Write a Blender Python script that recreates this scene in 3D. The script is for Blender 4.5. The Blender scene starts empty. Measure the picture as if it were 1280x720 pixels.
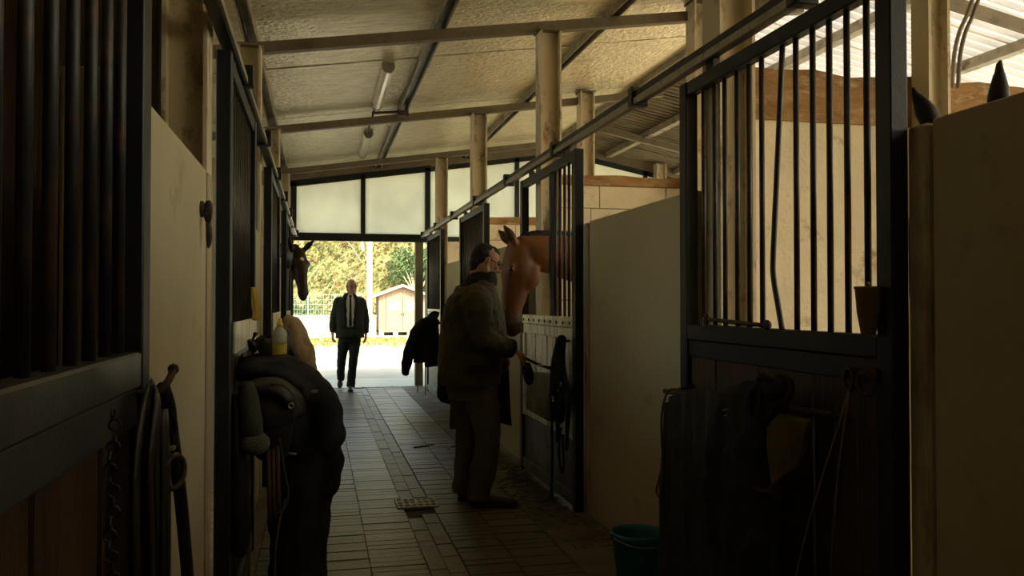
import bpy, math, random
import numpy as np
from mathutils import Vector, Matrix, noise
rnd = random.Random(7)
sc = bpy.context.scene
COL = sc.collection

# ------------------------------------------------------------------ camera, sky, sun, exposure
cam_d = bpy.data.cameras.new('camera')
cam_d.sensor_width = 36.0
cam_d.lens = 36.0 * 1050.0 / 1280.0
cam_d.clip_start = 0.05
cam_d.clip_end = 400
cam = bpy.data.objects.new('camera', cam_d)
COL.objects.link(cam)
cam.location = (0, 0, 1.42)
cam.rotation_euler = (math.radians(90) + math.atan2(18, 1050), 0, -math.atan2(242, 1050))
sc.camera = cam

world = bpy.data.worlds.new('sky')
sc.world = world
world.use_nodes = True
wn = world.node_tree
wn.nodes.clear()
w_out = wn.nodes.new('ShaderNodeOutputWorld')
w_bg = wn.nodes.new('ShaderNodeBackground')
w_sky = wn.nodes.new('ShaderNodeTexSky')
w_sky.sky_type = 'NISHITA'
w_sky.sun_disc = False
w_sky.sun_elevation = math.radians(43)
w_sky.sun_rotation = math.radians(160)
w_sky.air_density = 1.0
w_sky.dust_density = 3.0
w_mix = wn.nodes.new('ShaderNodeMix')
w_mix.data_type = 'RGBA'
w_mix.blend_type = 'MULTIPLY'
w_mix.inputs[0].default_value = 1.0
w_mix.inputs[7].default_value = (1.0, 0.87, 0.62, 1)      # hazy warm daylight
wn.links.new(w_sky.outputs[0], w_mix.inputs[6])
wn.links.new(w_mix.outputs[2], w_bg.inputs[0])
wn.links.new(w_bg.outputs[0], w_out.inputs[0])
w_bg.inputs[1].default_value = 0.34

sun_d = bpy.data.lights.new('sun', 'SUN')
sun_d.energy = 3.6
sun_d.color = (1.0, 0.93, 0.76)
sun_d.angle = math.radians(1.0)
sun = bpy.data.objects.new('sun', sun_d)
COL.objects.link(sun)
sun.rotation_euler = Vector((-0.30, 1.0, -1.08)).to_track_quat('-Z', 'Y').to_euler()

sc.view_settings.view_transform = 'Standard'
sc.view_settings.look = 'None'
sc.view_settings.gamma = 1.0
sc.view_settings.use_curve_mapping = False
sc.view_settings.exposure = 1.92
sc.cycles.use_denoising = True
sc.cycles.max_bounces = 10
sc.cycles.diffuse_bounces = 6
sc.cycles.transmission_bounces = 8
sc.cycles.transparent_max_bounces = 8

# ------------------------------------------------------------------ helpers: materials
def mk(name, col, rough=0.65, metal=0.0, var=0.18, scale=4.0, dirt=None, dirt_amt=0.0, dirt_scale=3.0,
       bump=0.0, bscale=40.0, stretch=(1, 1, 1), attr=None, trans=0.0, spec=0.3, emit=None, alpha=1.0):
    m = bpy.data.materials.new(name)
    m.use_nodes = True
    nt = m.node_tree
    b = nt.nodes['Principled BSDF']
    b.inputs['Roughness'].default_value = rough
    b.inputs['Metallic'].default_value = metal
    b.inputs['Specular IOR Level'].default_value = spec
    tc = nt.nodes.new('ShaderNodeNewGeometry')
    mp = nt.nodes.new('ShaderNodeMapping')
    mp.inputs['Scale'].default_value = stretch
    nt.links.new(tc.outputs['Position'], mp.inputs['Vector'])
    n1 = nt.nodes.new('ShaderNodeTexNoise')
    n1.inputs['Scale'].default_value = scale
    n1.inputs['Detail'].default_value = 6
    nt.links.new(mp.outputs[0], n1.inputs['Vector'])
    ramp = nt.nodes.new('ShaderNodeValToRGB')
    ramp.color_ramp.elements[0].position = 0.3
    ramp.color_ramp.elements[1].position = 0.7
    ramp.color_ramp.elements[0].color = (*[c * (1 - var) for c in col], 1)
    ramp.color_ramp.elements[1].color = (*[min(1, c * (1 + var)) for c in col], 1)
    nt.links.new(n1.outputs['Fac'], ramp.inputs[0])
    cur = ramp.outputs[0]
    if attr:
        at = nt.nodes.new('ShaderNodeAttribute')
        at.attribute_name = attr
        mx = nt.nodes.new('ShaderNodeMix')
        mx.data_type = 'RGBA'
        mx.blend_type = 'MULTIPLY'
        mx.inputs[0].default_value = 1
        nt.links.new(cur, mx.inputs[6])
        nt.links.new(at.outputs['Color'], mx.inputs[7])
        cur = mx.outputs[2]
    if dirt is not None:
        n2 = nt.nodes.new('ShaderNodeTexNoise')
        n2.inputs['Scale'].default_value = dirt_scale
        n2.inputs['Detail'].default_value = 8
        n2.inputs['Roughness'].default_value = 0.7
        nt.links.new(mp.outputs[0], n2.inputs['Vector'])
        r2 = nt.nodes.new('ShaderNodeValToRGB')
        r2.color_ramp.elements[0].position = 0.62 - 0.3 * dirt_amt
        r2.color_ramp.elements[1].position = 0.74 - 0.2 * dirt_amt
        nt.links.new(n2.outputs['Fac'], r2.inputs[0])
        mx = nt.nodes.new('ShaderNodeMix')
        mx.data_type = 'RGBA'
        nt.links.new(r2.outputs[0], mx.inputs[0])
        nt.links.new(cur, mx.inputs[6])
        mx.inputs[7].default_value = (*dirt, 1)
        cur = mx.outputs[2]
    nt.links.new(cur, b.inputs['Base Color'])
    if bump:
        n3 = nt.nodes.new('ShaderNodeTexNoise')
        n3.inputs['Scale'].default_value = bscale
        n3.inputs['Detail'].default_value = 4
        nt.links.new(mp.outputs[0], n3.inputs['Vector'])
        bp = nt.nodes.new('ShaderNodeBump')
        bp.inputs['Strength'].default_value = bump
        bp.inputs['Distance'].default_value = 0.02
        nt.links.new(n3.outputs['Fac'], bp.inputs['Height'])
        nt.links.new(bp.outputs[0], b.inputs['Normal'])
    if trans:
        tr = nt.nodes.new('ShaderNodeBsdfTranslucent')
        nt.links.new(cur, tr.inputs['Color'])
        ms = nt.nodes.new('ShaderNodeMixShader')
        ms.inputs[0].default_value = trans
        nt.links.new(b.outputs[0], ms.inputs[1])
        nt.links.new(tr.outputs[0], ms.inputs[2])
        nt.links.new(ms.outputs[0], nt.nodes['Material Output'].inputs[0])
    return m

M = {}
M['navy'] = mk('navy_painted_steel', (0.009, 0.011, 0.0145), 0.45, 0.0, 0.3, 6, (0.03, 0.026, 0.02), 0.2, 5, 0.06, 60, spec=0.35)
M['navyrail'] = mk('paler_navy_rail', (0.055, 0.057, 0.056), 0.36, 0.0, 0.3, 6, (0.06, 0.054, 0.042), 0.35, 5, 0.06, 60, spec=0.45)  # paler copy of the navy, for the rail beside the viewer
M['track'] = mk('dark_steel_track', (0.035, 0.034, 0.032), 0.4, 0.5, 0.25, 8, (0.06, 0.05, 0.035), 0.3, 7)
M['galv'] = mk('worn_galvanised_steel', (0.33, 0.31, 0.25), 0.4, 0.6, 0.25, 6, (0.12, 0.09, 0.05), 0.3, 6)
M['slab'] = mk('cream_concrete_slab', (0.45, 0.385, 0.245), 0.85, 0, 0.06, 1.6, (0.33, 0.27, 0.16), 0.08, 2.4, 0.15, 18, spec=0.15)
M['slabpost'] = mk('stained_concrete_post', (0.44, 0.37, 0.235), 0.85, 0, 0.18, 3, (0.16, 0.11, 0.055), 0.45, 4, 0.3, 18, (1, 1, 0.35), spec=0.15)
M['column'] = mk('cream_painted_column', (0.56, 0.49, 0.34), 0.55, 0, 0.10, 3, (0.20, 0.11, 0.045), 0.30, 6, 0.1, 30, (1, 1, 0.6))
M['rafter'] = mk('khaki_painted_rafter', (0.17, 0.14, 0.085), 0.6, 0, 0.15, 4, (0.13, 0.09, 0.05), 0.3, 6)
M['purlin'] = mk('perforated_steel_purlin', (0.32, 0.285, 0.205), 0.5, 0.35, 0.25, 7, (0.15, 0.11, 0.06), 0.35, 6)
M['whiteblock'] = mk('whitewashed_block', (0.78, 0.68, 0.48), 0.9, 0, 0.08, 3, (0.36, 0.24, 0.12), 0.22, 5, 0.3, 25, spec=0.1)
M['osb'] = mk('brown_stained_board', (0.33, 0.19, 0.085), 0.85, 0, 0.40, 7, (0.48, 0.36, 0.2), 0.3, 11, 0.5, 30, (0.5, 1, 1.4), spec=0.1)
M['mortar'] = mk('grey_mortar', (0.30, 0.26, 0.19), 0.95, 0, 0.15, 10, spec=0.1)
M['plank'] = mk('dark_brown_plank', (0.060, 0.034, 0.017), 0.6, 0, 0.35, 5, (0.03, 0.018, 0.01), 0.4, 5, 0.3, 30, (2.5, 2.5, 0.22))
M['plank2'] = mk('reddish_brown_plank', (0.072, 0.037, 0.018), 0.6, 0, 0.3, 5, (0.05, 0.025, 0.013), 0.35, 5, 0.3, 30, (2.5, 2.5, 0.22))
M['wornwhite'] = mk('worn_white_paint', (0.85, 0.80, 0.60), 0.36, 0, 0.2, 6, (0.14, 0.12, 0.085), 0.5, 6, 0.35, 24, (2.2, 2.2, 0.3), spec=0.6)
M['greyblue'] = mk('grey_blue_plate', (0.11, 0.13, 0.135), 0.55, 0.1, 0.2, 4, (0.06, 0.05, 0.035), 0.4, 5, 0.1, 30)
M['rust'] = mk('rusty_iron', (0.075, 0.05, 0.032), 0.7, 0.4, 0.4, 20)
M['chrome'] = mk('bright_steel', (0.65, 0.63, 0.56), 0.25, 1.0, 0.1, 20)
M['brick'] = mk('dusty_grey_clay_brick', (0.185, 0.165, 0.125), 0.55, 0, 0.22, 2.2, (0.10, 0.08, 0.05), 0.4, 2.5, 0.25, 40, spec=0.4)
M['drain'] = mk('grey_channel_stone', (0.19, 0.163, 0.118), 0.5, 0, 0.2, 4, (0.11, 0.09, 0.06), 0.35, 4, 0.2, 40, spec=0.35)
M['margin'] = mk('dirty_floor_margin', (0.17, 0.145, 0.10), 0.75, 0, 0.25, 4, (0.09, 0.07, 0.045), 0.45, 3, 0.3, 30)
M['joint'] = mk('dark_dirt_joint', (0.055, 0.045, 0.03), 0.9, 0, 0.3, 8, (0.12, 0.095, 0.06), 0.3, 3, 0.2, 30)
M['apron'] = mk('smooth_concrete', (0.28, 0.27, 0.235), 0.4, 0, 0.12, 1.5, (0.22, 0.19, 0.13), 0.3, 2, 0.1, 30, spec=0.4)
M['yard'] = mk('pale_gravel_yard', (0.35, 0.34, 0.29), 0.95, 0, 0.12, 2.0, (0.31, 0.29, 0.23), 0.3, 0.5, 0.3, 30, spec=0.05)
M['hill'] = mk('hill_soil', (0.12, 0.12, 0.055), 0.95, 0, 0.3, 0.6, (0.15, 0.13, 0.07), 0.3, 0.8, spec=0.05)
M['castiron'] = mk('worn_cast_iron', (0.34, 0.32, 0.26), 0.5, 0.3, 0.3, 20, (0.13, 0.1, 0.06), 0.3, 15)
M['lampbody'] = mk('cream_lamp_housing', (0.42, 0.37, 0.26), 0.5, 0, 0.1, 6)
M['diffuser'] = mk('clear_ribbed_diffuser', (0.84, 0.80, 0.66), 0.18, 0, 0.06, 6, trans=0.3, spec=0.6)
M['black'] = mk('black_cloth', (0.024, 0.0235, 0.022), 0.85, 0, 0.35, 7, bump=0.3, bscale=60, spec=0.15)
M['charcoal'] = mk('charcoal_quilt', (0.055, 0.051, 0.044), 0.85, 0, 0.3, 6, bump=0.35, bscale=45, spec=0.15)
M['navycloth'] = mk('navy_cloth', (0.026, 0.034, 0.058), 0.85, 0, 0.3, 8, bump=0.3, bscale=50, spec=0.15)
M['olive'] = mk('olive_pad', (0.042, 0.044, 0.028), 0.8, 0, 0.25, 8, bump=0.3, bscale=50, spec=0.15)
M['fleece'] = mk('grey_fleece', (0.105, 0.10, 0.078), 0.95, 0, 0.2, 18, bump=0.6, bscale=90, spec=0.05)
M['leather'] = mk('dark_leather', (0.014, 0.010, 0.007), 0.45, 0, 0.3, 9, spec=0.5)
M['tanleather'] = mk('brown_leather', (0.10, 0.05, 0.02), 0.45, 0, 0.25, 9, spec=0.45)
M['suede'] = mk('tan_suede', (0.11, 0.080, 0.036), 0.85, 0, 0.2, 8, spec=0.15)
M['canvas'] = mk('tan_canvas', (0.55, 0.44, 0.29), 0.9, 0, 0.15, 6, (0.24, 0.17, 0.1), 0.25, 5, 0.2, 40, spec=0.1)
M['burlap'] = mk('pale_woven_sack', (0.21, 0.195, 0.14), 0.95, 0, 0.2, 12, bump=0.5, bscale=110, spec=0.05)
M['rope'] = mk('dark_rope', (0.028, 0.024, 0.02), 0.9, 0, 0.4, 30, bump=0.7, bscale=70, spec=0.1)
M['string'] = mk('pale_string', (0.22, 0.16, 0.08), 0.9, 0, 0.2, 30)
M['tealrope'] = mk('teal_rope', (0.012, 0.085, 0.10), 0.8, 0, 0.3, 30, bump=0.5, bscale=90)
M['teal'] = mk('teal_plastic', (0.018, 0.17, 0.20), 0.4, 0, 0.08, 5, spec=0.4)
M['brownplastic'] = mk('brown_plastic', (0.20, 0.125, 0.05), 0.5, 0, 0.1, 6)
M['bottle'] = mk('milky_bottle_plastic', (0.62, 0.60, 0.50), 0.35, 0, 0.05, 5, trans=0.4)
M['yellow'] = mk('yellow_liquid', (0.50, 0.40, 0.035), 0.35, 0, 0.08, 6, trans=0.25)
M['yellowcap'] = mk('yellow_cap', (0.62, 0.47, 0.05), 0.4, 0, 0.05, 6)
M['ochre'] = mk('ochre_cloth', (0.42, 0.27, 0.03), 0.8, 0, 0.15, 8, bump=0.2)
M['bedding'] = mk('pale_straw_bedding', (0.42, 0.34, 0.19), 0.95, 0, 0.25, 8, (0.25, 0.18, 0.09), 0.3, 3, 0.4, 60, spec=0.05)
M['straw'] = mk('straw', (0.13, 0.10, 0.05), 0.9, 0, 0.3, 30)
M['coat'] = mk('dark_olive_waxed_cotton', (0.070, 0.058, 0.027), 0.7, 0, 0.25, 8, bump=0.25, bscale=22, spec=0.2)
M['coatin'] = mk('dark_collar_cord', (0.018, 0.016, 0.011), 0.85, 0, 0.2, 20, bump=0.3, bscale=90)
M['trouser'] = mk('brown_trousers', (0.115, 0.095, 0.06), 0.85, 0, 0.2, 8, bump=0.25, bscale=30, spec=0.1)
M['shoe'] = mk('dark_brown_shoe', (0.035, 0.026, 0.017), 0.45, 0, 0.25, 10, spec=0.4)
M['skin'] = mk('skin', (0.44, 0.225, 0.125), 0.55, 0, 0.08, 12, spec=0.35)
M['skin2'] = mk('pale_skin', (0.47, 0.27, 0.17), 0.5, 0, 0.08, 12, spec=0.4)
M['hair'] = mk('dark_brown_hair', (0.022, 0.015, 0.01), 0.6, 0, 0.4, 40, bump=0.5, bscale=120, stretch=(1, 3, 1))
M['eye'] = mk('dark_eye', (0.012, 0.008, 0.006), 0.12, 0, 0.1, 10, spec=0.6)
M['suit'] = mk('charcoal_overcoat', (0.042, 0.045, 0.037), 0.8, 0, 0.2, 8, bump=0.2, bscale=30, spec=0.15)
M['suitleg'] = mk('black_suit_trousers', (0.030, 0.032, 0.027), 0.8, 0, 0.2, 8, bump=0.15, bscale=30, spec=0.15)
M['shirt'] = mk('white_shirt', (0.78, 0.78, 0.72), 0.8, 0, 0.05, 8)
M['tie'] = mk('black_tie', (0.02, 0.02, 0.022), 0.5, 0, 0.1, 8)
M['bay'] = mk('bay_horse_coat', (1, 1, 1), 0.5, 0, 0.12, 14, attr='Col', spec=0.35)
M['mane'] = mk('black_mane', (0.012, 0.009, 0.007), 0.6, 0, 0.3, 40, bump=0.6, bscale=80, stretch=(1, 1, 0.2))
M['shedwood'] = mk('pale_pine_board', (0.20, 0.155, 0.12), 0.8, 0, 0.08, 3, spec=0.1)
M['shedroof'] = mk('shed_roof_felt', (0.42, 0.25, 0.13), 0.8, 0, 0.1, 4)
M['shedwhite'] = mk('white_paint', (0.32, 0.30, 0.27), 0.6, 0, 0.05, 4)
M['glass'] = mk('shed_window_glass', (0.42, 0.40, 0.42), 0.12, 0, 0.05, 4, spec=0.6)
M['dark'] = mk('dark_void', (0.05, 0.045, 0.03), 0.9, 0, 0.2, 4)
M['pole'] = mk('grey_concrete_pole', (0.55, 0.53, 0.45), 0.85, 0, 0.1, 5)
M['lowwall'] = mk('pale_rendered_wall', (0.42, 0.39, 0.31), 0.9, 0, 0.1, 2, (0.45, 0.39, 0.26), 0.3, 1.5)
M['oldwood'] = mk('weathered_wood', (0.42, 0.38, 0.27), 0.85, 0, 0.2, 6)
M['wire'] = mk('grey_wire', (0.30, 0.33, 0.33), 0.5, 0.4, 0.1, 6)
M['cable'] = mk('grey_cable', (0.25, 0.22, 0.17), 0.6, 0, 0.1, 6)

def leafmat(name, col, var):
    m = mk(name, col, 0.6, 0, var, 0.9, trans=0.42, spec=0.2, attr='Col')
    return m
M['leaf'] = leafmat('sunlit_leaf', (0.165, 0.165, 0.075), 0.35)
M['leafd'] = leafmat('dark_leaf', (0.07, 0.13, 0.05), 0.3)
M['grass'] = leafmat('yard_grass', (0.24, 0.26, 0.09), 0.25)
M['twig'] = mk('pale_twig', (0.42, 0.36, 0.23), 0.9, 0, 0.2, 6)

def foil_material():
    m = mk('silver_foil_insulation', (0.78, 0.70, 0.49), 0.34, 0.55, 0.20, 22, (0.50, 0.43, 0.28), 0.02, 1.6, stretch=(0.22, 1, 1), spec=0.5)
    nt = m.node_tree
    b = nt.nodes['Principled BSDF']
    tc = nt.nodes.new('ShaderNodeTexCoord')
    mp = nt.nodes.new('ShaderNodeMapping')
    mp.inputs['Scale'].default_value = (0.12, 1, 1)
    nt.links.new(tc.outputs['Object'], mp.inputs[0])
    n = nt.nodes.new('ShaderNodeTexNoise')
    n.inputs['Scale'].default_value = 42
    n.inputs['Detail'].default_value = 3
    nt.links.new(mp.outputs[0], n.inputs['Vector'])
    n2 = nt.nodes.new('ShaderNodeTexNoise')
    n2.inputs['Scale'].default_value = 20
    n2.inputs['Detail'].default_value = 4
    nt.links.new(tc.outputs['Object'], n2.inputs['Vector'])
    ad = nt.nodes.new('ShaderNodeMath')
    ad.operation = 'ADD'
    nt.links.new(n.outputs['Fac'], ad.inputs[0])
    nt.links.new(n2.outputs['Fac'], ad.inputs[1])
    bp = nt.nodes.new('ShaderNodeBump')
    bp.inputs['Strength'].default_value = 1.0
    bp.inputs['Distance'].default_value = 0.03
    nt.links.new(ad.outputs[0], bp.inputs['Height'])
    nt.links.new(bp.outputs[0], b.inputs['Normal'])
    return m
M['foil'] = foil_material()

def sheet_material(name, col, tr, clear):
    """milky plastic sheet: lets light through scattered, and a little of it straight"""
    m = bpy.data.materials.new(name)
    m.use_nodes = True
    nt = m.node_tree
    b = nt.nodes['Principled BSDF']
    tc = nt.nodes.new('ShaderNodeTexCoord')
    n = nt.nodes.new('ShaderNodeTexNoise')
    n.inputs['Scale'].default_value = 2.2
    n.inputs['Detail'].default_value = 6
    nt.links.new(tc.outputs['Object'], n.inputs['Vector'])
    r = nt.nodes.new('ShaderNodeValToRGB')
    r.color_ramp.elements[0].position = 0.35
    r.color_ramp.elements[1].position = 0.65
    r.color_ramp.elements[0].color = (*[c * 0.86 for c in col], 1)
    r.color_ramp.elements[1].color = (*col, 1)
    nt.links.new(n.outputs['Fac'], r.inputs[0])
    nt.links.new(r.outputs[0], b.inputs['Base Color'])
    b.inputs['Roughness'].default_value = 0.35
    t = nt.nodes.new('ShaderNodeBsdfTranslucent')
    nt.links.new(r.outputs[0], t.inputs['Color'])
    ms = nt.nodes.new('ShaderNodeMixShader')
    ms.inputs[0].default_value = tr
    nt.links.new(b.outputs[0], ms.inputs[1])
    nt.links.new(t.outputs[0], ms.inputs[2])
    last = ms
    if clear:
        tp = nt.nodes.new('ShaderNodeBsdfTransparent')
        m2 = nt.nodes.new('ShaderNodeMixShader')
        m2.inputs[0].default_value = clear
        nt.links.new(ms.outputs[0], m2.inputs[1])
        nt.links.new(tp.outputs[0], m2.inputs[2])
        last = m2
    nt.links.new(last.outputs[0], nt.nodes['Material Output'].inputs[0])
    return m
M['skylight'] = sheet_material('translucent_roof_sheet', (0.66, 0.635, 0.59), 0.24, 0.0)
M['endpane'] = sheet_material('milky_end_pane', (0.82, 0.80, 0.66), 0.72, 0.12)

# ------------------------------------------------------------------ helpers: meshes
class MB:
    def __init__(s):
        s.v, s.f = [], []
    def add(s, vs, fs):
        o = len(s.v)
        s.v += [tuple(map(float, p)) for p in vs]
        s.f += [tuple(i + o for i in f) for f in fs]
        return s
    def box(s, x0, x1, y0, y1, z0, z1):
        return s.add([(x0, y0, z0), (x1, y0, z0), (x1, y1, z0), (x0, y1, z0), (x0, y0, z1), (x1, y0, z1), (x1, y1, z1), (x0, y1, z1)],
                     [(0, 3, 2, 1), (4, 5, 6, 7), (0, 1, 5, 4), (1, 2, 6, 5), (2, 3, 7, 6), (3, 0, 4, 7)])
    def bar(s, a, b, w, h, up=(0, 0, 1)):
        a, b = Vector(a), Vector(b)
        d = (b - a).normalized()
        up = Vector(up)
        if abs(d.dot(up.normalized())) > 0.99:
            up = Vector((0, 1, 0)) if abs(d.y) < 0.9 else Vector((0, 0, 1))
        side = d.cross(up).normalized()
        up = side.cross(d).normalized()
        q = []
        for p in (a, b):
            for i, j in ((-1, -1), (1, -1), (1, 1), (-1, 1)):
                q.append(p + side * (i * w / 2) + up * (j * h / 2))
        return s.add(q, [(0, 3, 2, 1), (4, 5, 6, 7), (0, 1, 5, 4), (1, 2, 6, 5), (2, 3, 7, 6), (3, 0, 4, 7)])
    def poly(s, pts, nrm, t):
        """a flat polygon given thickness t along nrm"""
        n = len(pts)
        nv = Vector(nrm) * t
        a = [Vector(p) for p in pts]
        b = [p + nv for p in a]
        fs = [tuple(range(n - 1, -1, -1)), tuple(range(n, 2 * n))]
        fs += [(i, (i + 1) % n, n + (i + 1) % n, n + i) for i in range(n)]
        return s.add(a + b, fs)
    def rings(s, R, cap=True):
        """R: list of rings (same length) of points, joined and capped"""
        n = len(R[0])
        vs = [p for r in R for p in r]
        fs = []
        for k in range(len(R) - 1):
            for i in range(n):
                j = (i + 1) % n
                fs.append((k * n + i, k * n + j, (k + 1) * n + j, (k + 1) * n + i))
        if cap:
            fs.append(tuple(range(n - 1, -1, -1)))
            fs.append(tuple(range((len(R) - 1) * n, len(R) * n)))
        return s.add(vs, fs)
    def tube(s, pts, rad, n=8, up=None, smooth=1, round_ends=False):
        """tube along pts; rad a number, a list of numbers or of (in-plane, across) pairs; up = direction of the first radius"""
        P = [Vector(p) for p in pts]
        if not isinstance(rad, (list, tuple)):
            rad = [rad] * len(P)
        Rr = [(r, r) if not isinstance(r, (list, tuple)) else tuple(r) for r in rad]
        if smooth > 1 and len(P) > 2:
            P2, R2 = [], []
            for i in range(len(P) - 1):
                p0, p1, p2, p3 = P[max(i - 1, 0)], P[i], P[i + 1], P[min(i + 2, len(P) - 1)]
                for k in range(smooth):
                    t = k / smooth
                    P2.append(0.5 * ((2 * p1) + (p2 - p0) * t + (2 * p0 - 5 * p1 + 4 * p2 - p3) * t * t + (3 * p1 - p0 - 3 * p2 + p3) * t ** 3))
                    u = t * t * (3 - 2 * t)
                    R2.append(tuple(Rr[i][q] * (1 - u) + Rr[i + 1][q] * u for q in (0, 1)))
            P2.append(P[-1])
            R2.append(Rr[-1])
            P, Rr = P2, R2
        rings = []
        prev = None
        T = []
        for i in range(len(P)):
            t = (P[min(i + 1, len(P) - 1)] - P[max(i - 1, 0)])
            T.append(t.normalized() if t.length > 1e-9 else Vector((0, 0, 1)))
        if round_ends:
            def endcap(p, t, r, sgn):
                m = min(r)
                out = []
                for a in (0.92, 0.7, 0.4):
                    c = math.sqrt(1 - a * a)
                    out.append((p + t * (sgn * m * a), (r[0] * c, r[1] * c), t))
                return out
            e0 = endcap(P[0], T[0], Rr[0], -1)
            e1 = endcap(P[-1], T[-1], Rr[-1], 1)[::-1]
            P = [e[0] for e in e0] + P + [e[0] for e in e1]
            Rr = [e[1] for e in e0] + Rr + [e[1] for e in e1]
            T = [e[2] for e in e0] + T + [e[2] for e in e1]
        for i, p in enumerate(P):
            t = T[i]
            if up is not None:
                u0 = Vector(up)
            elif prev is not None:
                u0 = prev
            else:
                u0 = Vector((0, 0, 1)) if abs(t.z) < 0.9 else Vector((1, 0, 0))
            u = (u0 - t * u0.dot(t))
            if u.length < 1e-6:
                u = prev if prev is not None else Vector((1, 0, 0))
            u.normalize()
            prev = u
            w = t.cross(u)
            rings.append([p + u * (math.cos(a) * Rr[i][0]) + w * (math.sin(a) * Rr[i][1]) for a in [2 * math.pi * k / n for k in range(n)]])
        return s.rings(rings)
    def lathe(s, prof, c=(0, 0, 0), n=16, axis=None, cap=True):
        c = Vector(c)
        Q = Vector(axis).to_track_quat('Z', 'Y') if axis is not None else None
        R = []
        for r, z in prof:
            ring = []
            for k in range(n):
                a = 2 * math.pi * k / n
                p = Vector((r * math.cos(a), r * math.sin(a), z))
                if Q:
                    p = Q @ p
                ring.append(c + p)
            R.append(ring)
        return s.rings(R, cap)
    def ell(s, c, r, ax=None, nu=14, nv=9):
        """ellipsoid, ax = three axes"""
        c = Vector(c)
        ax = [Vector(a) for a in ax] if ax else [Vector((1, 0, 0)), Vector((0, 1, 0)), Vector((0, 0, 1))]
        R = []
        for i in range(nv):
            ph = -math.pi / 2 + math.pi * (i + 0.35) / (nv - 0.3)
            R.append([c + ax[0] * (r[0] * math.cos(ph) * math.cos(2 * math.pi * k / nu)) + ax[1] * (r[1] * math.cos(ph) * math.sin(2 * math.pi * k / nu)) + ax[2] * (r[2] * math.sin(ph)) for k in range(nu)])
        return s.rings(R)
    def torus(s, c, R, r, normal=(0, 0, 1), n=16, m=6, arc=1.0, start=0.0):
        c = Vector(c)
        Q = Vector(normal).to_track_quat('Z', 'Y')
        pts = []
        k = int(n * arc)
        for i in range(k + (0 if arc >= 1 else 1)):
            a = start + 2 * math.pi * i / n
            pts.append(c + Q @ Vector((R * math.cos(a), R * math.sin(a), 0)))
        if arc >= 1:
            rings = []
            nz = Q @ Vector((0, 0, 1))
            for p in pts:
                o = (p - c).normalized()
                rings.append([p + o * (r * math.cos(t)) + nz * (r * math.sin(t)) for t in [2 * math.pi * q / m for q in range(m)]])
            nn = len(rings)
            vs = [p for rr in rings for p in rr]
            fs = [(i * m + q, ((i + 1) % nn) * m + q, ((i + 1) % nn) * m + (q + 1) % m, i * m + (q + 1) % m) for i in range(nn) for q in range(m)]
            return s.add(vs, fs)
        return s.tube(pts, r, m)

ORG = {}
def origin(parent):
    return ORG.get(parent.name, Vector((0, 0, 0))) if parent is not None else Vector((0, 0, 0))

def to_mesh(name, mb, off=Vector((0, 0, 0))):
    me = bpy.data.meshes.new(name)
    me.from_pydata([tuple(Vector(p) - off) for p in mb.v], [], mb.f)
    me.update()
    return me

def put(name, me, mat, parent=None, smooth=False, loc=None):
    if mat is not None and len(me.materials) == 0:
        me.materials.append(M[mat] if isinstance(mat, str) else mat)
    if smooth:
        me.polygons.foreach_set('use_smooth', [True] * len(me.polygons))
    o = bpy.data.objects.new(name, me)
    COL.objects.link(o)
    if parent is not None:
        o.parent = parent
        ORG[o.name] = origin(parent)
    if loc is not None:
        o.location = loc
    return o

def obj(name, mb, mat, parent=None, smooth=False, bevel=0.0, base=None):
    """mesh in world coordinates -> one object; base = world point that becomes the origin of a top-level object"""
    off = origin(parent) if parent is not None else (Vector(base) if base is not None else Vector((0, 0, 0)))
    me = to_mesh(name, mb, off)
    o = put(name, me, mat, parent, smooth, off if (parent is None and base is not None) else None)
    if parent is None:
        ORG[o.name] = off
    if bevel:
        bv = o.modifiers.new('bevel', 'BEVEL')
        bv.width = bevel
        bv.segments = 1
        bv.limit_method = 'ANGLE'
    return o

def thing(name, label, cat, loc=(0, 0, 0), group=None):
    o = bpy.data.objects.new(name, None)
    o.empty_display_size = 0.1
    COL.objects.link(o)
    o.location = loc
    ORG[o.name] = Vector(loc)
    return tag(o, label, cat, group)

def tag(o, label, cat=None, group=None, kind=None):
    o['label'] = label
    if cat:
        o['category'] = cat
    if group:
        o['group'] = group
    if kind:
        o['kind'] = kind
    return o

def struct(name, mb, mat, label=None, parent=None, bevel=0.0, smooth=False):
    o = obj(name, mb, mat, parent, smooth, bevel)
    if parent is None:
        o['kind'] = 'structure'
        if label:
            o['label'] = label
    return o

def wrinkle(me, amp, scale, seed=0.0, zmax=None):
    n = len(me.vertices)
    co = np.empty(n * 3, dtype=np.float32)
    me.vertices.foreach_get('co', co)
    nr = np.empty(n * 3, dtype=np.float32)
    me.vertex_normals.foreach_get('vector', nr)
    co, nr = co.reshape(-1, 3), nr.reshape(-1, 3)
    q = co * scale + np.array((seed, seed * 1.7, seed * 0.3))
    d = np.array([noise.noise(p) + 0.5 * noise.noise(p * 2.1) for p in map(Vector, q.tolist())])
    me.vertices.foreach_set('co', (co + nr * (amp * d)[:, None]).astype(np.float32).ravel())
    me.update()

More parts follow.
